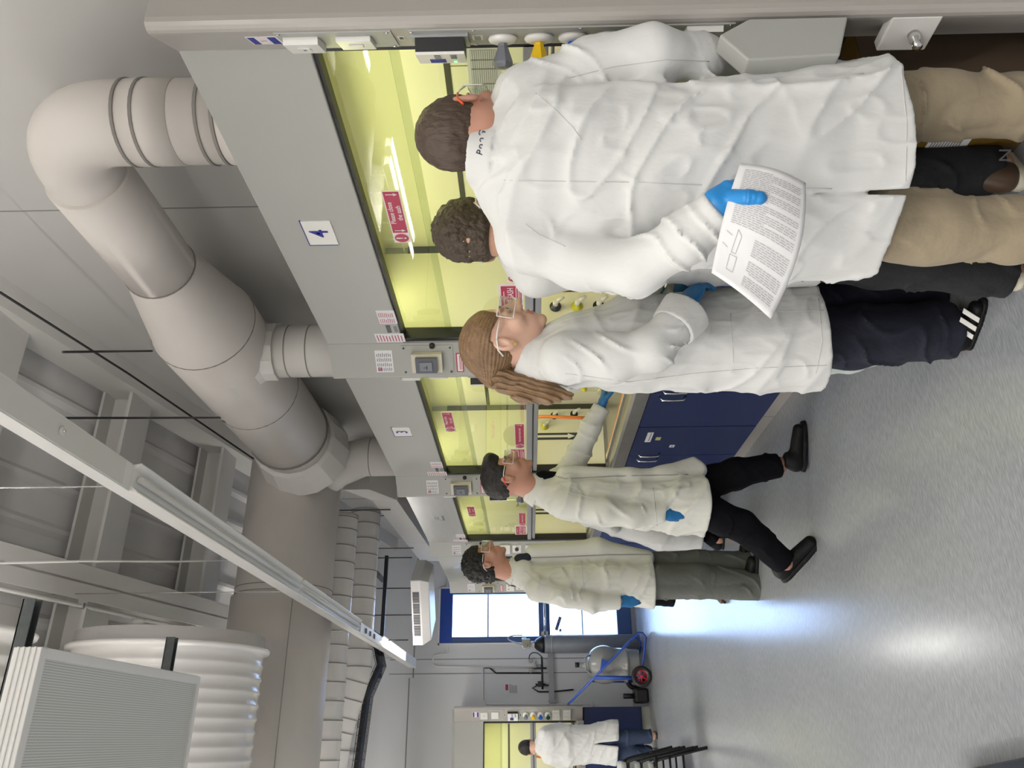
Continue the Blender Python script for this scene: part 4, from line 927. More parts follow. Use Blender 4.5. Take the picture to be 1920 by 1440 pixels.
M_hairb = mat('hair_brown', (.070, .048, .034), .55, var=.5, vscale=60, stretch=(1, 1, .25), bump=.5, bscale=130)
M_hairk = mat('hair_dark', (.012, .010, .009), .5, var=.4, vscale=50, bump=.6, bscale=120)
M_hairf = mat('hair_fair', (.20, .118, .058), .45, var=.55, vscale=70, stretch=(.35, 1, .35), bump=.5, bscale=150)
M_hairc = mat('hair_brown_curly', (.055, .038, .024), .5, var=.6, vscale=50, bump=.8, bscale=90)
M_shoe = mat('black_shoe', (.005, .005, .006), .55, spec=.3, bump=.2, bscale=80)
M_brown = mat('brown_leather', (.09, .055, .035), .35)
M_eyew = mat('eye_white', (.6, .58, .55), .2); M_iris = mat('iris_dark', (.03, .02, .015), .2)

def frame_mat(fwd, up):
    f = unit(fwd); r = unit(np.cross(f, up)); u = np.cross(r, f); return np.stack([r, f, u], 1)    # columns right, forward, up
def head_parts(c, fwd, up, s=1.0, neck_to=None, nr=.056, h=.0032, female=False):
    Rm = frame_mat(fwd, up); c = np.asarray(c, float)
    def toL(p): return ((p-c.astype(F32))@Rm.astype(F32))/F32(s)
    nl = None if neck_to is None else ((np.asarray(neck_to)-c)@Rm)/s
    def sdf(p):
        q = toL(p); m = q.copy(); m[:, 0] = np.abs(m[:, 0])
        d = ell(q, (0, -.018, .030), (.075, .096, .090))
        d = smin(d, ell(q, (0, .016, -.030), (.058, .064, .074)), .025)
        d = smin(d, ell(q, (0, .044, -.078), (.036, .032, .028)), .022)             # jaw
        d = smin(d, ell(q, (0, .066, -.099), (.020, .018, .015)), .014)            # chin
        d = smin(d, ell(m, (.040, .055, -.030), (.024, .022, .024)), .018)          # cheek
        d = smin(d, ell(m, (.028, .078, .022), (.026, .012, .008)), .012)          # brow
        d = smax(d, -ell(m, (.031, .103, .004), (.019, .018, .012)), .012)         # socket
        d = smin(d, ell(m, (.030, .073, .003), (.0145, .0125, .0115)), .003)       # eyelids
        d = smin(d, ell(q, (0, .058, -.062), (.032, .030, .026)), .016)            # mouth mound
        d = smin(d, ell(q, (0, .082, -.018), (.015, .020, .026)), .010); d = smin(d, cone(q, (0, .084, .014), (0, .110, -.027), .0065, .0105), .007) # nose
        d = smin(d, ell(m, (.0105, .096, -.033), (.008, .009, .0075)), .006)
        d = smax(d, -ell(m, (.006, .103, -.0405), (.0033, .005, .004)), .002)      # nostril
        d = smin(d, ell(q, (0, .080, -.0575), (.023, .0125, .0055)), .003); d = smin(d, ell(q, (0, .078, -.069), (.020, .0125, .0065)), .003)
        d = smax(d, -ell(q, (0, .098, -.063), (.026, .012, .0018)), .0015); d = smax(d, -ell(q, (0, .095, -.084), (.022, .007, .005)), .006)
        # ears
        e = ell(m, (.078, -.012, -.004), (.009, .019, .031), frame_mat((.35, -1, 0), (0, -.15, 1)))
        e = smax(e, -ell(m, (.086, -.008, .002), (.007, .011, .019)), .004)
        e = smin(e, ell(m, (.074, -.002, -.030), (.006, .007, .009)), .004); d = smin(d, e, .006)
        if nl is not None: d = smin(d, cone(q, (0, -.028, -.045), nl, nr, nr*1.10), .022)
        return d*s
    pts = [c+Rm@V(x, y, z)*s for x in (-.1, .1) for y in (-.12, .13) for z in (-.13, .13)]
    if neck_to is not None: pts.append(np.asarray(neck_to))
    lo, hi = bounds(pts, .02+(.06 if neck_to is not None else 0)); return sdf, lo, hi, Rm, toL
def hair_mesh(c, Rm, s, style, h=.004):
    c = np.asarray(c, float)
    def sdf(p):
        q = ((p-c.astype(F32))@Rm.astype(F32))/F32(s)
        x, y, z = q[:, 0], q[:, 1], q[:, 2]; ax = np.abs(x)
        if style == 'short':      # cropped
            d = ell(q, (0, -.020, .033), (.081, .100, .093))
            keep = np.minimum(np.maximum(y-.066+(.10-z)*.35, .052-z-(y-.02)*-.2), np.maximum(y+.006, -.055-z))
            keep = np.minimum(np.maximum(.058-z, y-.078), np.maximum(y+.012, -.072-z-0*y))
            d = d+.0025*noise3(q*F32(1)*np.array([160, 160, 60], F32)); k = .008
        elif style == 'curly':
            d = ell(q, (0, -.016, .045), (.086, .104, .097)); keep = np.minimum(np.maximum(.050-z, y-.090), np.maximum(y+.018, -.055-z))
            d = smin(d, ell(q, (0, -.04, -.02), (.068, .074, .06)), .02); d = d-.014*np.abs(noise3(q*62))-.006*noise3(q*110); k = .010
        elif style == 'fade':     # dark, short sides, fuller top with a quiff
            d = ell(q, (0, -.018, .036), (.0785, .100, .093)); d = smin(d, ell(q, (0, .052, .092), (.050, .052, .032)), .035)
            keep = np.minimum(np.maximum(.050-z, y-.098), np.maximum(y+.005, -.06-z)); d = d+.004*noise3(q*np.array([70, 40, 70], F32)); k = .008
        elif style == 'wavy':     # brown waves, faded nape
            d = ell(q, (0, -.014, .046), (.083, .103, .092)); keep = np.minimum(np.maximum(.040-z, y-.095), np.maximum(y+.015, -.040-z))
            d = smin(d, ell(q, (0, -.035, -.02), (.068, .076, .06)), .02); d = d-.007*np.abs(noise3(q*np.array([75, 60, 45], F32)))+.003*noise3(q*120); k = .010
        else:                     # pulled back
            d = ell(q, (0, -.022, .034), (.083, .101, .093)); d = smin(d, ell(q, (0, -.115, .012), (.030, .035, .032)), .04)
            keep = np.minimum(np.maximum(.035-z-(.02*np.clip((y-.02)/.05, 0, 1)), y-.072), np.maximum(y+.022-(z*.4), -.062-z))
            ang = np.arctan2(x, z-.02); d = d+.0016*np.sin(ang*46+noise3(q*12)*3)+.001*noise3(q*60); k = .006
        if style != 'tail': keep = np.minimum(keep, np.maximum(y-(.050 if style != 'curly' else .055), .010-z))
        return smax(d, keep, k)*s
    lo, hi = bounds([c+Rm@V(x, y, z)*s for x in (-.1, .1) for y in (-.15, .12) for z in (-.09, .15)], .01)
    return nets(sdf, lo, hi, h)
def hand_sdf(w, fwd, nrm, side, curl=(.3, .5, .3), s=1.0, spread=.06, thumb=(.6, .35), cuff=.05):
    """w wrist, fwd along the hand, nrm = back of the hand, side +1: thumb on the +x side"""
    f = unit(fwd); nz = unit(np.asarray(nrm)-np.dot(nrm, f)*f); x = np.cross(f, nz)*side; w = np.asarray(w, float)
    Rm = np.stack([x, f, nz], 1); segs = []
    for i, (bx, ln, r) in enumerate(((.030, .080, .0088), (.010, .088, .0092), (-.010, .082, .0088), (-.029, .064, .0078))):
        a = V(bx, .088-.004*abs(i-1), .0); ang = 0; dirx = spread*(1.2-i)*.8
        for k, fr in enumerate((.45, .31, .24)):
            ang += curl[k]*(1+.12*i); b = a+V(dirx*.4, math.cos(ang), -math.sin(ang))*ln*fr; segs.append((a, b, r*(1-.10*k), r*(1-.10*(k+1)))); a = b
    a = V(.026, .022, -.004); t1 = unit(V(thumb[0], .62, -thumb[1])); b = a+t1*.042; segs.append((a, b, .0145, .0115)); t2 = unit(t1+V(-.25, .35, -.15)); c2 = b+t2*.032; segs.append((b, c2, .0112, .0100)); segs.append((c2, c2+unit(t2+V(-.2, .2, -.1))*.026, .0102, .0085))
    def sdf(p):
        q = ((p-w.astype(F32))@Rm.astype(F32))/F32(s)
        d = ell(q, (0, .052, .0), (.043, .052, .017)); d = smin(d, ell(q, (.020, .034, -.008), (.020, .028, .015)), .012)
        d = smin(d, econe(q, (0, .02, 0), (0, -cuff, 0), .030, .022, .033, .028, (1, 0, 0)), .018)
        fd = None
        for (a, b, ra, rb) in segs:
            e = cone(q, a, b, ra, rb); fd = e if fd is None else np.minimum(fd, e)
        d = smin(d, fd, .006); return smax(d, -q[:, 1]-cuff, .004)*s
    P = [w+Rm@(np.asarray(e)*s) for sg in segs for e in sg[:2]]+[w-f*cuff*s]
    lo, hi = bounds(P, .05*s); return sdf, lo, hi
def hand_mesh(*a, h=.003, **k): sd, lo, hi = hand_sdf(*a, **k); return nets(sd, lo, hi, h)
def shoe_mesh(heel, toe, up=(0, 0, 1), s=1.0, h=.005, ankle=None):
    """heel, toe: points on the sole's underside"""
    heel = np.asarray(heel, float); toe = np.asarray(toe, float); f = unit(toe-heel); L = np.linalg.norm(toe-heel); Rm = frame_mat(f, up); Rt = Rm.astype(F32); k_ = L/.28
    def up_(p):
        q = ((p-heel.astype(F32))@Rt)/F32(k_)
        d = econe(q, (0, .05, .050), (0, .235, .035), .036, .044, .042, .030, (1, 0, 0)); d = smin(d, econe(q, (0, .045, .05), (0, .06, .10), .036, .046, .038, .042, (1, 0, 0)), .03)
        d = smax(d, .012-q[:, 2], .006)
        for i in range(4): d = smin(d, cone(q, (-.018, .115+.022*i, .083-.010*i), (.018, .115+.022*i, .083-.010*i), .004, .004), .003)
        return smax(d, q[:, 2]-.115, .006)*k_
    def so_(p):
        q = ((p-heel.astype(F32))@Rt)/F32(k_)
        d2 = np.minimum(econe(q, (0, .045, .0), (0, .16, .0), .038, .05, .043, .05, (1, 0, 0)), econe(q, (0, .16, 0), (0, .235, 0), .045, .05, .038, .05, (1, 0, 0)))
        return np.maximum(d2, np.abs(q[:, 2]-.011)-.0115)*k_
    lo, hi = bounds([heel, toe, heel+Rm[:, 2]*.13, toe+Rm[:, 2]*.1], .06)
    a = nets(up_, lo, hi, h); b = nets(so_, lo, hi, h); return (a[0], a[1], 0), (b[0], b[1], 1)

def fold_fn(kind, pars):
    """adds cloth folds to a distance field"""
    def f(p, d, seed=0):
        o = np.array([seed*3.1, seed*1.7, seed*.9], F32)
        wv = noise3(p*F32(3.1)+o)*F32(.55)
        q = p*np.array([5.2, 5.2, 2.0], F32)+o; q[:, 0] += wv; q[:, 1] -= wv
        n1 = noise3(q); q2 = np.stack([p[:, 0]*6+p[:, 2]*7, p[:, 1]*6-p[:, 2]*5, p[:, 2]*6+p[:, 0]*3], 1).astype(F32)+o*2+wv[:, None]
        n2 = noise3(q2); n3 = noise3(p*np.array([21, 21, 14], F32)+o)
        r1 = 1-np.minimum(np.abs(n1)*2.2, 1); r2 = 1-np.minimum(np.abs(n2)*2.6, 1); r3 = 1-np.minimum(np.abs(n3)*2.4, 1)
        return d+pars*(.35-.95*r1*r1-.55*r2*r2*r2-.28*r3*r3-.35*n1)
    return f
def limb_folds(p, d, a, b, amp, seed=0, freq=9.):
    """slanting creases round a limb"""
    a = np.asarray(a, F32); b = np.asarray(b, F32); L = np.linalg.norm(b-a); t = (p-a)@((b-a)/L)
    n = noise3(p*F32(7)+F32(seed*2.3)); n2 = noise3(p*F32(10)+F32(seed)); sl = (p[:, 0]-p[:, 1])*1.2
    w_ = np.abs(np.sin((t+sl*.5)*math.pi*freq+n*3.6)); r = 1-np.minimum(w_*1.7, 1)
    return d-amp*(r*r*1.3-.3)*np.clip(n2*1.3+.45, 0, 1)

def coat_mesh(st, arms, shoulders, hem, lat, amp=.012, seed=0, h=.0075, neck=None, cuts=(), extra=(), hemwave=.0, vent=None, col=None, armk=.035):
    """st: stations [(centre, rx, ry)] from the yoke to the hem; arms: [(pts, radii)]; hem = (point, normal down)"""
    lat = unit(lat)
    def torso(p):
        d = None
        for (a, ra, rya), (b, rb, ryb) in zip(st[:-1], st[1:]):
            e = econe(p, a, b, ra, rya, rb, ryb, lat); d = e if d is None else smin(d, e, .02)
        (sl, sr) = shoulders; e = cone(p, sl, sr, .062, .062); d = smin(d, e, .06)
        if neck is not None:
            for s_ in (sl, sr): d = smin(d, cone(p, neck, np.asarray(s_), .055, .052), .04)
        return d
    fol = fold_fn(0, amp)
    def sdf(p):
        d = fol(p, torso(p), seed)
        if hem is not None: d = smax(d, plane(p, hem[0], hem[1])+(0 if not hemwave else hemwave*np.sin(((p-np.asarray(hem[0], F32))@lat.astype(F32))*13+seed)), .006)
        if vent is not None:      # (point, lateral normal, half width, top z)
            v = np.abs(plane(p, vent[0], vent[1]))-vent[2]*np.clip((vent[3]-p[:, 2])/.5, 0, 1); d = smax(d, -np.maximum(v, np.maximum(p[:, 2]-vent[3], -plane(p, vent[0], vent[4]))), .004)
        da = None
        for k, (P_, R_) in enumerate(arms):
            e = None
            for i in range(len(P_)-1):
                c_ = cone(p, P_[i], P_[i+1], R_[i], R_[i+1]); e = c_ if e is None else smin(e, c_, .03)
            e = limb_folds(p, e, P_[0], P_[-1], amp*.62, seed+k, 8.5); e = e+amp*.25*noise3(p*F32(20)+F32(k))
            u_ = unit(np.asarray(P_[-1])-np.asarray(P_[-2])); e = smax(e, plane(p, P_[-1], u_), .004)
            da = e if da is None else np.minimum(da, e)
        if da is not None: d = smin(d, da, armk)
        for (a, b, ra, rb, k_) in extra: d = smin(d, cone(p, a, b, ra, rb), k_)
        for (c_, n_) in cuts: d = smax(d, plane(p, c_, n_), .006)
        if col is not None:       # collar: ring round the neck; (centre, axis up, rx, ry, height)
            c_, ax, rx, ry, hh = col; Rm = frame_mat(np.cross(unit(ax), lat), ax); q = (p-np.asarray(c_, F32))@Rm.astype(F32)
            rr = np.sqrt((q[:, 0]/rx)**2+(q[:, 1]/ry)**2); e = np.abs((rr-1)*min(rx, ry)+.25*(q[:, 2]))-.0065; e = np.maximum(e, np.abs(q[:, 2]-hh*.3)-hh*.7); d = smin(d, e, .006)
        return d
    P_ = [np.asarray(s[0])+k*unit(lat)*s[1] for s in st for k in (-1, 1)]+[np.asarray(q) for a in arms for q in a[0]]
    if neck is not None: P_.append(np.asarray(neck))
    lo, hi = bounds(P_, .17)
    return nets(sdf, lo, hi, h)
def leg_mesh(chains, amp=.010, seed=0, h=.008, lat=None, blend=.02, cuts=(), flare=0):
    def sdf(p):
        d = None
        for k, (P_, R_) in enumerate(chains):
            e = None
            for i in range(len(P_)-1):
                c_ = cone(p, P_[i], P_[i+1], R_[i], R_[i+1]); e = c_ if e is None else smin(e, c_, .03)
            e = limb_folds(p, e, P_[-2], P_[-1], amp*.8, seed+k*3, 6.5)+amp*.7*(-np.abs(noise3(p*np.array([11, 11, 8], F32)+F32(seed+k)))+.3)
            u_ = unit(np.asarray(P_[-1])-np.asarray(P_[-2])); e = smax(e, plane(p, P_[-1], u_), .005)
            d = e if d is None else smin(d, e, blend)
        for (c_, n_) in cuts: d = smax(d, plane(p, c_, n_), .006)
        return d
    lo, hi = bounds([np.asarray(q) for c in chains for q in c[0]], .14); return nets(sdf, lo, hi, h)
def body_mesh(hsdf, hlo, hhi, hh, st, arms, legs, lat, h=.013):
    """one skin: fine head and neck, coarser trunk and limbs under the clothes"""
    a = nets(hsdf, hlo, hhi, hh)
    def sdf(p):
        d = None
        for (c0, ra, rya), (c1, rb, ryb) in zip(st[:-1], st[1:]):
            e = econe(p, c0, c1, ra, rya, rb, ryb, lat); d = e if d is None else smin(d, e, .03)
        for (P_, R_) in list(arms)+list(legs):
            for i in range(len(P_)-1): d = smin(d, cone(p, P_[i], P_[i+1], R_[i], R_[i+1]), .02)
        return d
    lo, hi = bounds([np.asarray(s[0]) for s in st]+[np.asarray(q) for c in list(arms)+list(legs) for q in c[0]], .22)
    b = nets(sdf, lo, hi, h); return [(a[0], a[1], 0), (b[0], b[1], 0)]
M_clearp = mat('clear_plastic', (.75, .76, .74), .2)
def goggles(parent, base, c, Rm, s, temple=None, tint=None, h=.003):
    """clear wrap-round safety glasses"""
    c = np.asarray(c); b = MB(); n = 22; rows = []
    for j_, z in enumerate((.022, .014, .0, -.014, -.024)):
        row = []
        for i in range(n+1):
            a = -1.25+2.5*i/n; cut = .010*max(0, 1-abs(a)/.28) if j_ >= 3 else 0
            x = .078*math.sin(a)/math.sin(1.25); y = .022+.092*math.cos(a)**.8 if math.cos(a) > 0 else .022
            row.append(c+Rm@V(x, y+.004, z+cut+.004)*s-base)
        rows.append(row)
    vs = [v for r in rows for v in r]; m = n+1
    b.add(vs, [(j_*m+i, j_*m+i+1, (j_+1)*m+i+1, (j_+1)*m+i) for j_ in range(4) for i in range(n)], 0, True)
    g = b.build('safety_glasses', M_goggle, parent)
    so = g.modifiers.new('thick', 'SOLIDIFY'); so.thickness = .0022
    b = MB()
    for sg in (-1, 1):
        b.tube([c+Rm@V(.079*sg, .052, .016)*s-base, c+Rm@V(.084*sg, .018, .018)*s-base, c+Rm@V(.085*sg, .0, .017)*s-base], .0022, 8)
        b.tube([c+Rm@V(.085*sg, .0, .017)*s-base, c+Rm@V(.084*sg, -.03, .008)*s-base, c+Rm@V(.079*sg, -.045, -.008)*s-base], .0028, 8, 1)
    b.tube([rows[0][i] for i in range(n+1)], .0016, 6); b.tube([rows[4][i] for i in range(n+1)], .0014, 6)
    for i in (0, n): b.tube([rows[k][i] for k in range(5)], .0016, 6)
    b.build('temple', [M_clearp, temple or M_white], g)
    return g
def eyes(parent, base, c, Rm, s):
    for sg in (-1, 1):
        b = MB(); p = c+Rm@V(.030*sg, .0745, .002)*s-base; fwd = Rm@V(sg*.06, 1, -.05)
        b.lathe([(.0105*math.cos(a)*s, .0125*math.sin(a)*s) for a in [.1+1.4*i/5 for i in range(6)]], p, fwd, 14, 0); b.lathe([(.0052*s, .0112*s), (.004*s, .0130*s), (.001, .0133*s)], p, fwd, 12, 1)
        b.build('eye', [M_eyew, M_iris], parent)
# ---------------------------------------------------------------- people
def build_person(key, label, base_xy, pos=None, head=None, skin=None, hair=None, hairm=None, style='short', coatd=None, legs=None, legm=None, shoes=(), shoem=None, hands=(), gl=None, coatm=None, lat=None, hh=.0035, gob=True, bodyst=None, eye=True, stripes=None, seed=1):
    base = np.array([base_xy[0], base_xy[1], 0.0]); t = empty('person', tuple(base), label, 'person')
    st = coatd['st']; lat = unit(lat)
    hs, lo, hi, Rm, toL = head_parts(head['c'], head['f'], head.get('u', (0, 0, 1)), head.get('s', 1.), head['neck'], head.get('nr', .056), hh)
    thin = [(c, max(rx-.035, .05), max(ry-.03, .05)) for c, rx, ry in (st[:-2] if len(st) > 4 else st[:-1])]
    arms = [([q for q in P_], [max(r-.022, .02) for r in R_]) for P_, R_ in coatd['arms']]
    # keep arms of the body inside the sleeves, legs inside the trousers
    lg = [(P_, [max(r-.02, .03) for r in R_]) for P_, R_ in legs]
    parts = body_mesh(hs, lo, hi, hh, thin, arms, lg, lat)
    c = np.asarray(head['c'], float); s = head.get('s', 1.)
    def mf(cen, mi):
        q = ((cen-c)@Rm)/s; m = (np.abs(q[:, 0]) < .024) & (q[:, 1] > .080) & (q[:, 2] < -.0525) & (q[:, 2] > -.074); mi = mi.copy(); mi[m] = 1
        m = (np.abs(np.abs(q[:, 0])-.031) < .019) & (q[:, 1] > .06) & (np.abs(q[:, 2]-.0245-.10*(.031-np.abs(np.abs(q[:, 0])-.031))*.3) < .0038); mi[m] = 2
        return mi
    mesh_np('body', parts, [skin, M_lip, hairm], t, base, matfn=mf)
    if eye: eyes(t, base, c, Rm, s)
    v, q = hair_mesh(c, Rm, s, style, hh+.0005); mesh_np('hair', [(v, q, 0)], hairm, t, base)
    if gl is not None: goggles(t, base, c, Rm, s, gl)
    v, q = coat_mesh(lat=lat, seed=seed, **coatd); co = mesh_np('lab_coat', [(v, q, 0)], coatm or M_coat, t, base)
    v, q = leg_mesh(legs, seed=seed, amp=.019 if key == 'A' else .012, h=.0065 if key == 'A' else .0085); mesh_np('trousers', [(v, q, 0)], legm, t, base)
    for k, (a, b_) in enumerate(shoes):
        pr = shoe_mesh(a, b_); so = mesh_np('shoe', list(pr), list(shoem), t, base)
    for k, hd in enumerate(hands):
        hd = dict(hd); gm = hd.pop('m', M_glove); nm = hd.pop('n', 'glove'); v, q = hand_mesh(hd.pop('w'), hd.pop('f'), hd.pop('nz'), hd.pop('side'), **hd); mesh_np(nm, [(v, q, 0)], gm, t, base)
    return t, base, Rm, c, co

UPZ = V(0, 0, 1)
# --- the tall man nearest the camera, seen from behind, papers held behind his back
la = V(math.cos(.69), -math.sin(.69), 0)             # his right
fa = V(math.sin(.69), math.cos(.69), 0)              # his forward
D0 = 1.88
Ls, Rs = J(985, 455, D0), J(985, 180, D0+.02)
st = [(J(960, 318, D0), .13, .085), (J(1010, 318, D0), .19, .12), (J(1100, 318, D0), .195, .135), (J(1200, 324, D0), .20, .135), (J(1330, 336, D0), .220, .145), (J(1500, 333, D0), .250, .155), (J(1720, 318, D0), .272, .17)]
armL = ([Ls, J(1090, 490, D0-.03), J(1190, 505, D0-.10), J(1290, 445, D0-.19), J(1350, 390, D0-.235)], [.068, .066, .060, .056, .050])
armR = ([Rs, J(1110, 126, D0-.01), J(1225, 101, D0-.05), J(1310, 112, D0+.01), J(1378, 122, D0+.08)], [.070, .068, .062, .056, .046])
hA = dict(c=J(884, 242, D0+.05), f=unit(.75*unit(V(1, .15, 0))+.35*fa+V(0, 0, -.25)), u=unit(V(-.05, .05, 1)+.32*la*0+.12*fa), s=1.08, neck=J(940, 305, D0), nr=.060)
w = J(1352, 390, D0-.26); f_ = unit(J(1425, 356, D0-.22)-w)
A = build_person('A', 'tall man in lab coat and khaki trousers, back to camera, holding printed sheets', J(1738, 318, D0)[:2], head=hA, skin=M_skind, hairm=M_hairb, style='short',
    coatd=dict(st=st, arms=[armL, armR], shoulders=(Ls, Rs), neck=J(938, 300, D0), hem=(J(1712, 318, D0-.16), V(.02, .02, -1)), amp=.017, h=.0062, hemwave=.010, vent=(J(1700, 357, D0), la, .016, .80, -fa), col=(J(918, 298, D0+.005), unit(V(0, 0, 1)+.15*fa+.10*la), .072, .078, .045)),
    legs=[([J(1500, 215, D0+.04), J(1745, 197, D0+.05), J(1900, 195, D0+.04), J(2052, 200, D0)], [.10, .082, .070, .068]), ([J(1500, 405, D0+.04), J(1745, 425, D0+.05), J(1900, 432, D0+.04), J(2052, 430, D0)], [.10, .086, .074, .070])],
    legm=M_khaki, shoes=[(V(*J(2120, 200, D0)[:2], 0)-fa*.08, V(*J(2120, 200, D0)[:2], 0)+fa*.20), (V(*J(2120, 430, D0)[:2], 0)-fa*.08, V(*J(2120, 430, D0)[:2], 0)+fa*.20)], shoem=(M_brown, M_shoe),
    hands=[dict(w=J(1376, 122, D0+.09), f=unit(V(.45, .35, -.6)), nz=V(0, 0, 1), side=1)],
    gl=mat('orange_temple', (.75, .10, .02), .4), lat=la, hh=.0032, seed=4, coatm=M_coat)
def glove_A(p):
    W0, W1, PC = J(1332, 402, D0-.232), J(1350, 388, D0-.24), J(1376, 364, D0-.245)
    lt = unit(np.cross(PC-W1, CF)); d = econe(p, W0, W1, .030, .024, .038, .026, lt); d = smin(d, econe(p, W1, PC, .040, .026, .036, .020, lt), .02)
    fd = None
    for k, (x1, y1, x2, y2) in enumerate(((1398, 338, 1432, 322), (1404, 354, 1446, 342), (1402, 370, 1442, 364), (1394, 384, 1426, 384))):
        e = smin(cone(p, J(1374, 346+12*k, D0-.235), J(x1, y1, D0-.21), .0105, .0098), cone(p, J(x1, y1, D0-.21), J(x2, y2, D0-.185), .0098, .0088), .004); fd = e if fd is None else np.minimum(fd, e)
    d = smin(d, fd, .008)
    th = smin(cone(p, J(1378, 372, D0-.265), J(1402, 370, D0-.292), .019, .0165), cone(p, J(1402, 370, D0-.292), J(1424, 372, D0-.298), .0160, .0150), .006)
    ax = unit(J(1424, 372, D0)-J(1380, 370, D0)); tt = (p-J(1402, 370, D0-.29).astype(F32))@ax.astype(F32)
    th = th+.0018*(np.exp(-((tt+.006)/.0022)**2)+np.exp(-((tt-.002)/.0022)**2)+.7*np.exp(-((tt-.014)/.002)**2)); return smin(d, th, .012)
lo_, hi_ = bounds([J(1322, 408, D0-.2), J(1446, 322, D0-.33), J(1350, 388, D0-.15)], .06)
v_, q_ = nets(glove_A, lo_, hi_, .003); mesh_np('glove', [(v_, q_, 0)], M_glove, A[0], A[1])
# --- man with brown wavy hair in front of him
lb = V(math.cos(.85), -math.sin(.85), 0); fb = V(math.sin(.85), math.cos(.85), 0); DB = 2.3
st = [(J(975, 430, DB), .12, .08), (J(1020, 425, DB), .17, .11), (J(1110, 425, DB), .165, .115), (J(1210, 425, DB), .16, .115), (J(1330, 425, DB), .17, .12), (J(1540, 425, DB), .185, .13)]
Ls, Rs = J(1005, 515, DB), J(1005, 340, DB+.03)
B = build_person('B', 'man with wavy brown hair and black jeans, mostly hidden behind the tall man', J(1895, 470, DB)[:2], head=dict(c=J(906, 430, DB), f=unit(V(.80, .50, -.22)), u=unit(V(0, 0, 1)), s=1.07, neck=J(965, 432, DB), nr=.058), skin=M_skin, hairm=M_hairc, style='wavy',
    coatd=dict(st=st, arms=[([Ls, J(1120, 505, DB+.02), J(1215, 510, DB+.15), J(1222, 535, DB+.28)], [.058, .054, .048, .044]), ([Rs, J(1120, 350, DB+.1), J(1210, 350, DB+.3)], [.058, .052, .045])], shoulders=(Ls, Rs), neck=J(955, 430, DB), hem=(J(1540, 425, DB), V(0, 0, -1)), amp=.010, h=.0085, col=(J(950, 428, DB), unit(V(.1, 0, 1)), .070, .074, .045)),
    legs=[([J(1450, 385, DB), J(1650, 322, DB+.02), J(1868, 318, DB-.02)], [.095, .080, .070]), ([J(1450, 465, DB), J(1640, 490, DB), J(1890, 515, DB-.02)], [.09, .078, .070])], legm=M_jeang,
    shoes=[(J(1925, 345, 2.24)*V(1, 1, 0)-fb*.02, J(1925, 345, 2.24)*V(1, 1, 0)+unit(V(1, .35, 0))*.27), (V(*J(1912, 520, DB-.02)[:2], 0)-fb*.05, V(*J(1912, 520, DB-.02)[:2], 0)+fb*.23)], shoem=(M_brown, M_cream),
    hands=[dict(w=J(1222, 538, DB+.29), f=unit(V(.7, .4, .25)), nz=UPZ, side=1), dict(w=J(1210, 350, DB+.31), f=unit(V(.7, .5, -.1)), nz=UPZ, side=1)], gl=M_white, lat=lb, hh=.0035, seed=7)
# --- long haired woman in profile
hdW = math.radians(112); fw = V(math.sin(hdW), math.cos(hdW), 0); lw = V(math.cos(hdW), -math.sin(hdW), 0); DW = 2.42
st = [(J(1035, 668, DW), .11, .075), (J(1085, 655, DW), .16, .10), (J(1180, 655, DW), .165, .125), (J(1290, 650, DW), .15, .13), (J(1420, 640, DW), .165, .150), (J(1560, 632, DW), .18, .163)]
Rs, Ls = J(1060, 672, DW-.15), J(1060, 660, DW+.15)
wr = J(1283, 583, DW-.18); fwh = V(math.sin(2.12), math.cos(2.12), 0); hW = dict(c=J(945, 634, DW), f=unit(fwh+V(0, 0, -.16)), u=unit(V(0, 0, 1)+.12*fw), s=1.09, neck=J(1040, 680, DW), nr=.052)
Wm = build_person('W', 'woman with a long fair ponytail in a white lab coat, in profile', J(1800, 620, DW+.15)[:2], head=hW, skin=M_skinp, hairm=M_hairf, style='tail',
    coatd=dict(st=st, arms=[([Rs, J(1150, 672, DW-.19), J(1225, 655, DW-.22), J(1262, 612, DW-.20), J(1284, 590, DW-.18)], [.066, .068, .060, .052, .050]), ([Ls, J(1160, 640, DW+.2), J(1240, 590, DW+.2), J(1275, 545, DW+.12)], [.06, .056, .05, .044])], shoulders=(Ls, Rs), neck=J(1015, 685, DW),
      hem=(J(1552, 632, DW-.14), V(.05, -.06, -1)), amp=.014, h=.0065, hemwave=.008, col=(J(1000, 672, DW), unit(V(0, 0, 1)+.45*fw), .066, .078, .040), extra=[(J(1045, 625, DW), J(1180, 580, DW), .030, .040, .05), (J(1180, 580, DW), J(1420, 565, DW), .04, .045, .06)]),
    legs=[([J(1450, 640, DW+.03), J(1600, 632, DW+.10), J(1778, 620, DW+.13)], [.105, .100, .098]), ([J(1450, 600, DW+.12), J(1620, 560, DW+.25), J(1790, 545, DW+.30)], [.10, .088, .080])], legm=M_jean,
    shoes=[(J(1806, 655, 2.52)*V(1, 1, 0), J(1845, 560, 2.42)*V(1, 1, 0)), (J(1800, 600, 2.75)*V(1, 1, 0), J(1800, 500, 2.75)*V(1, 1, 0))], shoem=(M_shoe, M_shoe),
    hands=[dict(w=J(1288, 574, DW-.165), f=unit(J(1320, 505, DW-.05)-J(1288, 574, DW-.165)), nz=unit(V(-.5, -.5, .6)), side=-1, curl=(.3, .4, .3), m=M_gloved, cuff=.055, s=1.0), dict(w=J(1277, 540, DW+.12), f=unit(V(.8, -.1, -.25)), nz=UPZ, side=-1, m=M_gloved)],
    gl=M_white, lat=lw, hh=.003, seed=12)
t, base, Rm, c, co = Wm
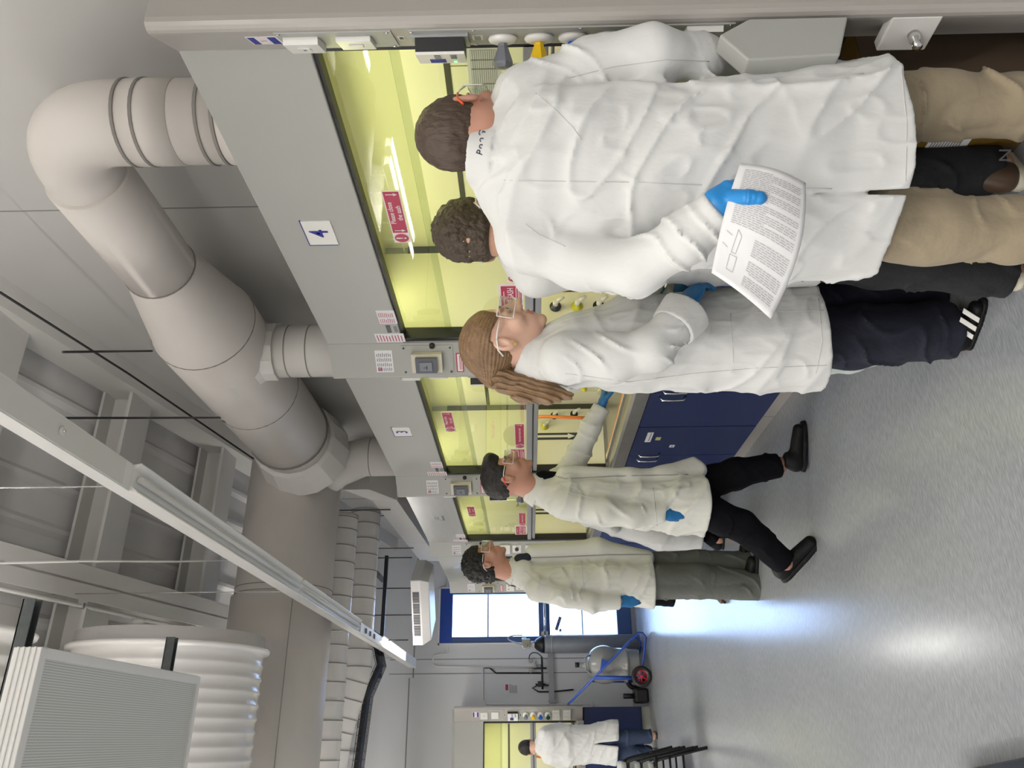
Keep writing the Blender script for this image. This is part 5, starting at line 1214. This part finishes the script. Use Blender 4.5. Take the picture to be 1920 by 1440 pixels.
# ponytail, hair tie, sleeve cuff, earring
P_ = [J(921, 690, DW), J(945, 712, DW-.01), J(985, 728, DW-.02), J(1025, 736, DW-.06), J(1066, 742, DW-.08)]; Rr = [.018, .042, .048, .038, .014]
def tail(p):
    d = None
    for i in range(4):
        e = econe(p, P_[i], P_[i+1], Rr[i], Rr[i]*.9, Rr[i+1], Rr[i+1]*.9, lw); d = e if d is None else smin(d, e, .015)
    ax = unit(P_[-1]-P_[0]); q = p-P_[0].astype(F32); u_ = q@unit(np.cross(ax, lw)).astype(F32); v_ = q@lw.astype(F32); t_ = q@ax.astype(F32)
    return d-.0035*np.sin((u_+.3*v_)*420+noise3(p*18)*4)-.004*noise3(np.stack([u_*90, v_*90, t_*10], 1))
lo, hi = bounds(P_, .06); v, q = nets(tail, lo, hi, .0028); ht = mesh_np('ponytail', [(v, q, 0)], M_hairf, t, base)
b = MB(); ax = P_[1]-P_[0]; b.lathe([(.018, -.011), (.025, -.007), (.025, .007), (.018, .011)], tuple(P_[0]-base), tuple(ax), 20); b.build('hair_tie', M_black, t)
def cuffd(p):
    a_, b_ = J(1258, 620, DW-.205), J(1288, 582, DW-.175); ax_ = unit(b_-a_); q = p-a_.astype(F32); tt = q@ax_.astype(F32); r = np.linalg.norm(q-tt[:, None]*ax_.astype(F32), axis=1)
    return np.maximum(np.abs(r-.060-.12*tt-.004*noise3(p*20))-.006, np.abs(tt-.045)-.036)
lo, hi = bounds([J(1258, 620, DW-.205), J(1288, 582, DW-.175)], .11); v, q = nets(cuffd, lo, hi, .004); mesh_np('rolled_cuff', [(v, q, 0)], M_coat, t, base)
b = MB(); pe = c+Rm@V(.086, -.006, -.036)*1.09-base; b.lathe([(.006, -.001), (.007, 0), (.006, .001)], tuple(pe), tuple(Rm@V(1, .2, 0)), 14); b.build('earring', mat('gold', (.7, .5, .2), .2, metal=1), t)
b = MB()     # three white stripes on the side of the shoe
h0, t0 = J(1806, 655, 2.52)*V(1, 1, 0), J(1845, 560, 2.42)*V(1, 1, 0); fs_ = unit(t0-h0); rs_ = np.cross(fs_, UPZ); L_ = np.linalg.norm(t0-h0)
for k in range(3):
    y0_ = L_*(.30+.17*k); q0 = h0+fs_*y0_+rs_*.0505*(L_/.28)-base
    b.add([q0+UPZ*.022, q0+fs_*.016+UPZ*.022, q0+fs_*.044+UPZ*.072-rs_*.016, q0+fs_*.028+UPZ*.072-rs_*.016], [(0, 1, 2, 3)])
o = b.build('shoe_stripe', M_white, t); so = o.modifiers.new('t', 'SOLIDIFY'); so.thickness = .004; so.offset = 1
tB, baseB = B[0], B[1]      # outlined letter on the trainer
b = MB(); pN = J(1886, 291, 2.165)-baseB
text_mesh('N', .05, pN, CR*.96, CU, b, 0); b.build('shoe_mark', M_alu, tB)
# --- walking man
hd3 = math.radians(100); f3 = V(math.sin(hd3), math.cos(hd3), 0); l3 = V(math.cos(hd3), -math.sin(hd3), 0); D3 = 3.92
st = [(J(1035, 925, D3), .12, .08), (J(1065, 930, D3), .17, .11), (J(1130, 938, D3), .175, .125), (J(1200, 942, D3), .17, .125), (J(1270, 943, D3), .185, .145), (J(1335, 942, D3), .20, .160)]
Rs, Ls = J(1058, 945, D3-.15), J(1052, 905, D3+.12)
P3 = build_person('P3', 'dark haired man in black trousers walking and reaching into cupboard 3', J(1500, 960, D3)[:2], head=dict(c=J(952, 891, D3), f=unit(V(math.sin(1.98), math.cos(1.98), -.12)), u=unit(V(0, 0, 1)+.08*f3), s=1.06, neck=J(1030, 925, D3), nr=.058), skin=M_skind, hairm=M_hairk, style='fade',
    coatd=dict(st=st, arms=[([Rs, J(1130, 958, D3-.18), J(1185, 968, D3-.18), J(1243, 962, D3-.16)], [.066, .062, .056, .048]), ([Ls, J(1085, 850, D3+.12), J(1108, 800, D3+.12), J(1128, 762, D3+.12)], [.062, .058, .052, .046])], shoulders=(Ls, Rs), neck=J(1015, 925, D3),
      hem=(J(1331, 942, D3-.14), V(.03, 0, -1)), amp=.017, h=.0085, hemwave=.006, col=(J(1005, 918, D3), unit(V(0, 0, 1)+.4*f3), .064, .078, .045), extra=[(J(1060, 885, D3-.04), J(1180, 890, D3-.05), .035, .03, .05), (J(1180, 893, D3-.05), J(1250, 885, D3-.03), .03, .025, .05), (J(1240, 885, D3-.03), J(1300, 862, D3+.0), .025, .016, .04), (J(1240, 900, D3-.04), J(1318, 882, D3-.02), .03, .018, .05), (J(1250, 893, D3-.03), J(1310, 872, D3-.01), .025, .018, .04)]),
    legs=[([J(1300, 915, D3+.05), J(1380, 888, D3+.07), J(1460, 872, D3+.09)], [.095, .078, .066]), ([J(1300, 950, D3-.05), J(1390, 985, D3-.05), J(1470, 1055, D3-.02)], [.098, .080, .066])], legm=M_blk,
    shoes=[(J(1509, 884, 3.97), J(1509, 790, 4.0)), (J(1470, 1092, D3), J(1541, 1012, D3-.02))], shoem=(M_shoe, M_shoe),
    hands=[dict(w=J(1245, 962, D3-.17), f=V(.1, 0, -1), nz=unit(V(-.3, -1, 0)), side=1, m=M_gloved, h=.004, curl=(.9, 1.1, .8), spread=.0, thumb=(.2, .3)), dict(w=J(1128, 760, D3+.12), f=unit(J(1138, 725, D3+.14)-J(1128, 762, D3+.12)), nz=UPZ, side=1, m=M_gloved, h=.004)],
    gl=mat('red_temple', (.7, .05, .04), .4), lat=l3, hh=.0045, seed=15, coatm=M_coatw)
def shirt(P_, a, b_, r, m, nm='shirt'):
    t, base, Rm, c, co = P_
    def sd(p): return cone(p, a, b_, r, r*.8)+.003*noise3(p*F32(40))
    lo, hi = bounds([a, b_], r+.03); v, q = nets(sd, lo, hi, .005); mesh_np(nm, [(v, q, 0)], m, t, base)
shirt(P3, J(1018, 896, D3), J(1045, 897, D3-.02), .040, M_blk)
# --- curly haired man
hd4 = math.radians(104); f4 = V(math.sin(hd4), math.cos(hd4), 0); l4 = V(math.cos(hd4), -math.sin(hd4), 0); D4 = 4.95
st = [(J(982, 1078, D4), .12, .085), (J(1018, 1085, D4), .17, .11), (J(1080, 1085, D4), .18, .13), (J(1140, 1087, D4), .18, .135), (J(1228, 1092, D4), .20, .165)]
Rs, Ls = J(1010, 1105, D4-.15), J(1005, 1065, D4+.15)
P4 = build_person('P4', 'man with dark curly hair, lab coat and grey trousers near the blue door', J(1430, 1080, D4)[:2], head=dict(c=J(912, 1052, D4), f=unit(V(math.sin(1.92), math.cos(1.92), -.03)), s=1.10, neck=J(988, 1080, D4), nr=.060), skin=M_skind, hairm=M_hairk, style='curly',
    coatd=dict(st=st, arms=[([Rs, J(1060, 1118, D4-.2), J(1105, 1128, D4-.2), J(1162, 1127, D4-.18)], [.068, .064, .060, .052]), ([Ls, J(1080, 1066, D4+.20), J(1150, 1080, D4+.20)], [.06, .056, .05])], shoulders=(Ls, Rs), neck=J(970, 1080, D4), hem=(J(1228, 1092, D4-.14), V(0, 0, -1)), amp=.018, h=.0095,
      col=(J(962, 1070, D4), unit(V(0, 0, 1)+.4*f4), .066, .080, .045), extra=[(J(1000, 1035, D4), J(1120, 1028, D4), .05, .06, .05), (J(1120, 1028, D4), J(1210, 1046, D4), .06, .05, .05), (J(980, 1064, D4-.04), J(1000, 1095, D4-.08), .052, .05, .04)]),
    legs=[([J(1200, 1070, D4+.06), J(1310, 1062, D4+.08), J(1412, 1060, D4+.08)], [.115, .105, .088]), ([J(1200, 1090, D4-.06), J(1310, 1090, D4-.07), J(1424, 1098, D4-.06)], [.115, .105, .095])], legm=M_greyt,
    shoes=[(J(1432, 1112, D4-.02)*V(1, 1, 0), J(1440, 1040, D4-.1)*V(1, 1, 0)), (J(1418, 1085, D4+.12)*V(1, 1, 0), J(1420, 1015, D4+.1)*V(1, 1, 0))], shoem=(M_shoe, M_shoe),
    hands=[dict(w=J(1166, 1128, D4-.18), f=V(.15, .05, -1), nz=unit(V(-.5, -1, 0)), side=-1, m=M_gloved, curl=(.3, .45, .35), s=1.05, h=.004), dict(w=J(1153, 1080, D4+.2), f=V(.4, 0, -.9), nz=V(0, 1, 0), side=1, m=M_gloved, h=.005)],
    gl=M_white, lat=l4, hh=.0055, seed=18, coatm=M_coatw)
shirt(P4, J(974, 1048, D4-.02), J(990, 1045, D4-.03), .032, M_jean)
# --- seated and standing people behind them, and the man at the far cupboard
hd5 = math.radians(90); f5 = V(math.sin(hd5), math.cos(hd5), 0); l5 = V(math.cos(hd5), -math.sin(hd5), 0); D5 = 5.7
st = [(J(1085, 945, D5), .12, .08), (J(1105, 955, D5), .16, .11), (J(1160, 972, D5), .17, .12), (J(1240, 998, D5), .19, .14), (J(1322, 1000, D5), .20, .15)]
Rs, Ls = J(1098, 955, D5-.14), J(1098, 945, D5+.14)
build_person('P5', 'person in a white lab coat crouching behind the walking man', J(1360, 1000, D5)[:2], head=dict(c=J(1045, 918, D5), f=unit(f5+V(0, 0, -.5)), neck=J(1088, 945, D5), nr=.055), skin=M_skin, hairm=M_hairb, style='short',
    coatd=dict(st=st, arms=[([Rs, J(1150, 985, D5-.18), J(1170, 930, D5-.1)], [.06, .055, .045]), ([Ls, J(1150, 980, D5+.18), J(1160, 950, D5+.1)], [.06, .055, .045])], shoulders=(Ls, Rs), neck=J(1080, 942, D5), hem=(J(1318, 1003, D5-.14), V(0, 0, -1)), amp=.014, h=.012),
    legs=[([J(1250, 1000, D5-.08), J(1240, 935, D5-.08), J(1345, 975, D5-.08)], [.09, .075, .06]), ([J(1250, 1000, D5+.08), J(1240, 940, D5+.08), J(1345, 1010, D5)], [.09, .075, .075])], legm=M_blk,
    shoes=[(J(1352, 1030, D5)*V(1, 1, 0)+.0, J(1358, 975, D5-.05)*V(1, 1, 0)), (J(1352, 1000, D5+.15)*V(1, 1, 0), J(1352, 940, D5+.15)*V(1, 1, 0))], shoem=(M_shoe, M_shoe), hands=[], lat=l5, hh=.007, seed=20, eye=False)
D6 = 5.85
st = [(J(1015, 1085, D6), .12, .08), (J(1040, 1085, D6), .16, .11), (J(1100, 1087, D6), .165, .12), (J(1180, 1090, D6), .17, .125), (J(1262, 1092, D6), .18, .13)]
Rs, Ls = J(1035, 1105, D6), J(1035, 1065, D6)
hd6 = math.radians(20); l6 = V(math.cos(hd6), -math.sin(hd6), 0)
build_person('P6', 'person in black with brown shoes hidden behind the curly haired man', J(1362, 1095, D6)[:2], head=dict(c=J(975, 1080, D6), f=V(math.sin(hd6), math.cos(hd6), -.3), s=.95, neck=J(1020, 1085, D6)), skin=M_skin, hairm=M_hairk, style='short',
    coatd=dict(st=st, arms=[([Rs, J(1110, 1120, D6), J(1190, 1112, D6)], [.055, .05, .042]), ([Ls, J(1110, 1055, D6), J(1190, 1060, D6)], [.055, .05, .042])], shoulders=(Ls, Rs), neck=J(1008, 1084, D6), hem=(J(1262, 1090, D6), V(0, 0, -1)), amp=.01, h=.013), coatm=M_blk,
    legs=[([J(1220, 1075, D6), J(1290, 1072, D6), J(1340, 1072, D6)], [.09, .075, .065]), ([J(1220, 1100, D6), J(1290, 1103, D6), J(1340, 1106, D6)], [.09, .075, .065])], legm=M_blk,
    shoes=[(J(1352, 1106, D6)*V(1, 1, 0), J(1368, 1128, D6-.2)*V(1, 1, 0)), (J(1352, 1072, D6)*V(1, 1, 0), J(1362, 1082, D6-.2)*V(1, 1, 0))], shoem=(M_brown, M_shoe), hands=[], lat=l6, hh=.008, seed=22, eye=False)
hd7 = math.radians(5); f7 = V(math.sin(hd7), math.cos(hd7), 0); l7 = V(math.cos(hd7), -math.sin(hd7), 0); D7 = 8.75
st = [(J(1018, 1396, D7), .13, .08), (J(1032, 1396, D7), .20, .12), (J(1065, 1398, D7), .21, .13), (J(1100, 1396, D7), .20, .13), (J(1150, 1392, D7), .23, .15), (J(1168, 1392, D7), .24, .16)]
Rs, Ls = J(1022, 1376, D7), J(1030, 1418, D7)
build_person('P7', 'dark haired man in blue jeans working at the far cupboard', J(1225, 1395, D7)[:2], head=dict(c=J(993, 1402, D7+.03), f=unit(f7+V(-.35, 0, -.35)), s=1.0, neck=J(1018, 1398, D7)), skin=M_skinp, hairm=M_hairk, style='short',
    coatd=dict(st=st, arms=[([Rs, J(1050, 1366, D7+.1), J(1062, 1372, D7+.3)], [.065, .06, .05]), ([Ls, J(1060, 1432, D7+.05), J(1030, 1426, D7+.3)], [.07, .062, .05])], shoulders=(Ls, Rs), neck=J(1010, 1398, D7), hem=(J(1160, 1392, D7-.12), V(-.1, 0, -1)), amp=.015, h=.012, vent=(J(1160, 1392, D7), l7, .05, .75, -f7)),
    legs=[([J(1120, 1388, D7+.02), J(1140, 1384, D7), J(1180, 1382, D7), J(1222, 1380, D7)], [.09, .10, .08, .072]), ([J(1120, 1400, D7+.02), J(1140, 1406, D7), J(1180, 1408, D7), J(1222, 1412, D7)], [.09, .10, .08, .072])], legm=M_jeanb,
    shoes=[(J(1232, 1380, D7)*V(1, 1, 0), J(1232, 1380, D7)*V(1, 1, 0)+.26*f7), (J(1232, 1412, D7)*V(1, 1, 0), J(1232, 1412, D7)*V(1, 1, 0)+.26*f7)], shoem=(M_cream, M_dark), hands=[dict(w=J(1030, 1424, D7+.3), f=unit(V(.5, .4, .1)), nz=UPZ, side=1, h=.006, m=M_gloved), dict(w=J(1062, 1374, D7+.3), f=unit(V(-.3, 1, .1)), nz=UPZ, side=-1, h=.006, m=M_gloved)], lat=l7, hh=.007, seed=25, eye=False)
# ---------------------------------------------------------------- the printed sheets held behind the back
q00, q10, q11, q01 = [(1386, 306), (1511, 343), (1447, 594), (1336, 506)], 0, 0, 0
cor = [J(1388, 306, 1.635), J(1511, 343, 1.60), J(1447, 594, 1.55), J(1335, 507, 1.585)]       # top-left.. round the sheet
nu, nv = 16, 24; O_ = cor[0]; b = MB(); vs = []
bend = -CF
def sheet(u, v, h=0):      # u across the short side, v along the long side
    p = cor[0]*(1-u)*(1-v)+cor[1]*u*(1-v)+cor[2]*u*v+cor[3]*(1-u)*v
    out = unit(np.cross(cor[1]-cor[0], cor[3]-cor[0])); out = out if out@CF < 0 else -out
    return p+out*(.018*math.sin(math.pi*u)*(1-.4*v)+.012*math.sin(v*5)+h)+CR*0-CU*.0+unit(cor[1]-cor[0])*.025*math.sin(math.pi*v)*(u-.2)
base = cor[0]; t = empty('printed_sheets', tuple(base), 'white printed sheets held behind the back of the tall man in a blue gloved hand', 'paper')
for i in range(nu+1):
    for j_ in range(nv+1): vs.append(sheet(i/nu, j_/nv)-base)
m = nv+1; b.add(vs, [(i*m+j_, (i+1)*m+j_, (i+1)*m+j_+1, i*m+j_+1) for i in range(nu) for j_ in range(nv)], 0, True)
o = b.build('sheet', M_paper, t); so = o.modifiers.new('t', 'SOLIDIFY'); so.thickness = .0012; so.offset = -1
b = MB()
def pq(u0, u1, v0, v1, mi=0, n=8):
    n_ = max(1, int(abs(v1-v0)*24)); vv = []
    for k in range(n_+1):
        v = v0+(v1-v0)*k/n_
        for u in (u0, u1): vv.append(sheet(u, v, .0012)-base)
    b.add(vv, [(2*k, 2*k+1, 2*k+3, 2*k+2) for k in range(n_)], mi)
rg = random.Random(5)
# lines of print run across the sheet's short side order: u = 0 (left of the page when read) to 1
def prline(v, u0, u1):       # one line of words
    u = u0
    while u < u1:
        w_ = rg.uniform(.03, .09); vv = [sheet(min(u+x, u1), v+y, .0012)-base for x, y in ((0, 0), (w_, 0), (w_, .0065), (0, .0065))]
        b.add(vv, [(0, 1, 2, 3)], 0); u += w_+.014
def colline(u, v0, v1):
    v = v0
    while v < v1:
        w_ = rg.uniform(.015, .05); vv = [sheet(u+y, min(v+x, v1), .0012)-base for x, y in ((0, 0), (w_, 0), (w_, .010), (0, .010))]
        b.add(vv, [(0, 1, 2, 3)], 0); v += w_+.007
for k in range(30): prline(.06+.0165*k, .10, .92 if k % 5 else .5) if not (15 < k < 17) else None
for k in range(8): prline(.60+.016*k, .45, .92)
for k in range(12): prline(.76+.016*k, .45 if k != 5 else .5, .92) if k != 6 else None
# drawing of apparatus
def seg(a, c2, w_=.006):
    a = V(*a); c2 = V(*c2); nrm = unit(V(-(c2-a)[1], (c2-a)[0]))*w_/2
    vv = [sheet(*(a+nrm), .0012)-base, sheet(*(c2+nrm), .0012)-base, sheet(*(c2-nrm), .0012)-base, sheet(*(a-nrm), .0012)-base]; b.add(vv, [(0, 1, 2, 3)], 0)
for a, c2 in (((.22, .58), (.28, .62)), ((.28, .62), (.26, .76)), ((.26, .76), (.20, .76)), ((.20, .76), (.22, .58)), ((.19, .78), (.29, .78)), ((.19, .78), (.19, .90)), ((.29, .78), (.29, .90)), ((.19, .90), (.29, .90)), ((.08, .62), (.16, .64)), ((.06, .72), (.14, .74))): seg(a, c2)
b.build('print', mat('print_grey', (.42, .42, .44), .7), t)
# pale cloth hanging low behind the woman
b = MB(); 
hc = [J(1530, 655, 2.78), J(1530, 700, 2.78), J(1692, 672, 2.82), J(1684, 660, 2.82)]
def cl(p):
    d = econe(p, J(1500, 680, 2.86), J(1600, 678, 2.87), .065, .05, .05, .035, V(0, 1, 0)); d = smin(d, econe(p, J(1600, 678, 2.87), J(1690, 668, 2.88), .05, .03, .012, .012, V(0, 1, 0)), .03); return d+.006*np.sin(p[:, 1]*90+p[:, 0]*70)
lo, hi = bounds(hc, .14); v, q = nets(cl, lo, hi, .006); o = mesh_np('hanging_cloth', [(v, q, 0)], mat('pale_green_cloth', (.50, .56, .54), .7), None, V(0, 0, 0)); tag(o, 'pale green white cloth tail hanging behind the coat of the ponytailed woman', 'cloth')

# ---------------------------------------------------------------- stitched seams, pockets and painted placket shade laid on the coats
from mathutils.bvhtree import BVHTree
M_seamc = mat('coat_seam', (.54, .54, .53), .8); M_edgeshade = mat('coat_edge_shadow', (.30, .30, .29), .8)  # second colour paints the shade along the open coat fronts
_bv = {}
def seam(P_, pix, r=.0010, name='seam', m=None, n=7):
    t, base, Rm, c, co = P_
    if co.name not in _bv:
        me = co.data; _bv[co.name] = BVHTree.FromPolygons([v.co.copy() for v in me.vertices], [list(p.vertices) for p in me.polygons])
    bv = _bv[co.name]; pts = []
    for (a, c2) in zip(pix[:-1], pix[1:]):
        for i in range(n): pts.append((a[0]+(c2[0]-a[0])*i/n, a[1]+(c2[1]-a[1])*i/n))
    pts.append(pix[-1]); out = []
    for (x, y) in pts:
        d = Vector(J(x, y, 1.0)-CC).normalized(); o = Vector(CC-base); h = bv.ray_cast(o, d)
        if h[0] is not None: out.append(h[0]+h[1]*.0004)
    if len(out) > 2: MB().tube(out, r, 5).build(name, m or M_seamc, t)
seam(A, [(945, 338), (1050, 340), (1200, 342), (1400, 350), (1560, 354)])
seam(A, [(1005, 175), (1040, 205), (1075, 240), (1090, 262)]); seam(A, [(985, 420), (1010, 440), (1060, 462)])
seam(A, [(1690, 130), (1700, 230), (1698, 340)], .0012); seam(A, [(1050, 150), (1150, 125), (1250, 112), (1330, 115)])
seam(A, [(1400, 150), (1500, 142), (1620, 138)])
seam(Wm, [(1060, 700), (1180, 716), (1300, 700), (1420, 690), (1550, 685)])
seam(Wm, [(1370, 588), (1375, 680)]); seam(Wm, [(1370, 588), (1450, 584), (1545, 582)]); seam(Wm, [(1535, 560), (1542, 640), (1530, 700)], .0011)
seam(P3, [(1015, 885), (1060, 898), (1150, 893), (1290, 890)], .003, 'front_edge_shade', M_edgeshade); seam(P3, [(1225, 915), (1228, 950), (1232, 985)], .002); seam(P3, [(1045, 905), (1070, 925), (1120, 935)], .002)
seam(P4, [(975, 1046), (1050, 1044), (1140, 1040), (1222, 1040)], .004, 'front_edge_shade', M_edgeshade); seam(P4, [(1090, 1052), (1093, 1085), (1096, 1108)], .002); seam(P4, [(985, 1070), (1010, 1095), (1060, 1108)], .002)
# handwriting on the collar of the tall man
t, base, Rm, c, co = A
if co.name in _bv:
    for ch, (x, y) in zip('PooGs', ((900, 286), (901, 274), (902, 262), (904, 250), (907, 239))):
        d = Vector(J(x, y, 1.0)-CC).normalized(); h = _bv[co.name].ray_cast(Vector(CC-base), d)
        if h[0] is not None:
            b = MB(); text_mesh(ch, .022, h[0]-d*.002, Vector(CR)+Vector(-CU)*.35, Vector(CU)+Vector(CR)*.35, b, 0, bold=.01); b.build('handwriting', M_inkd, t)
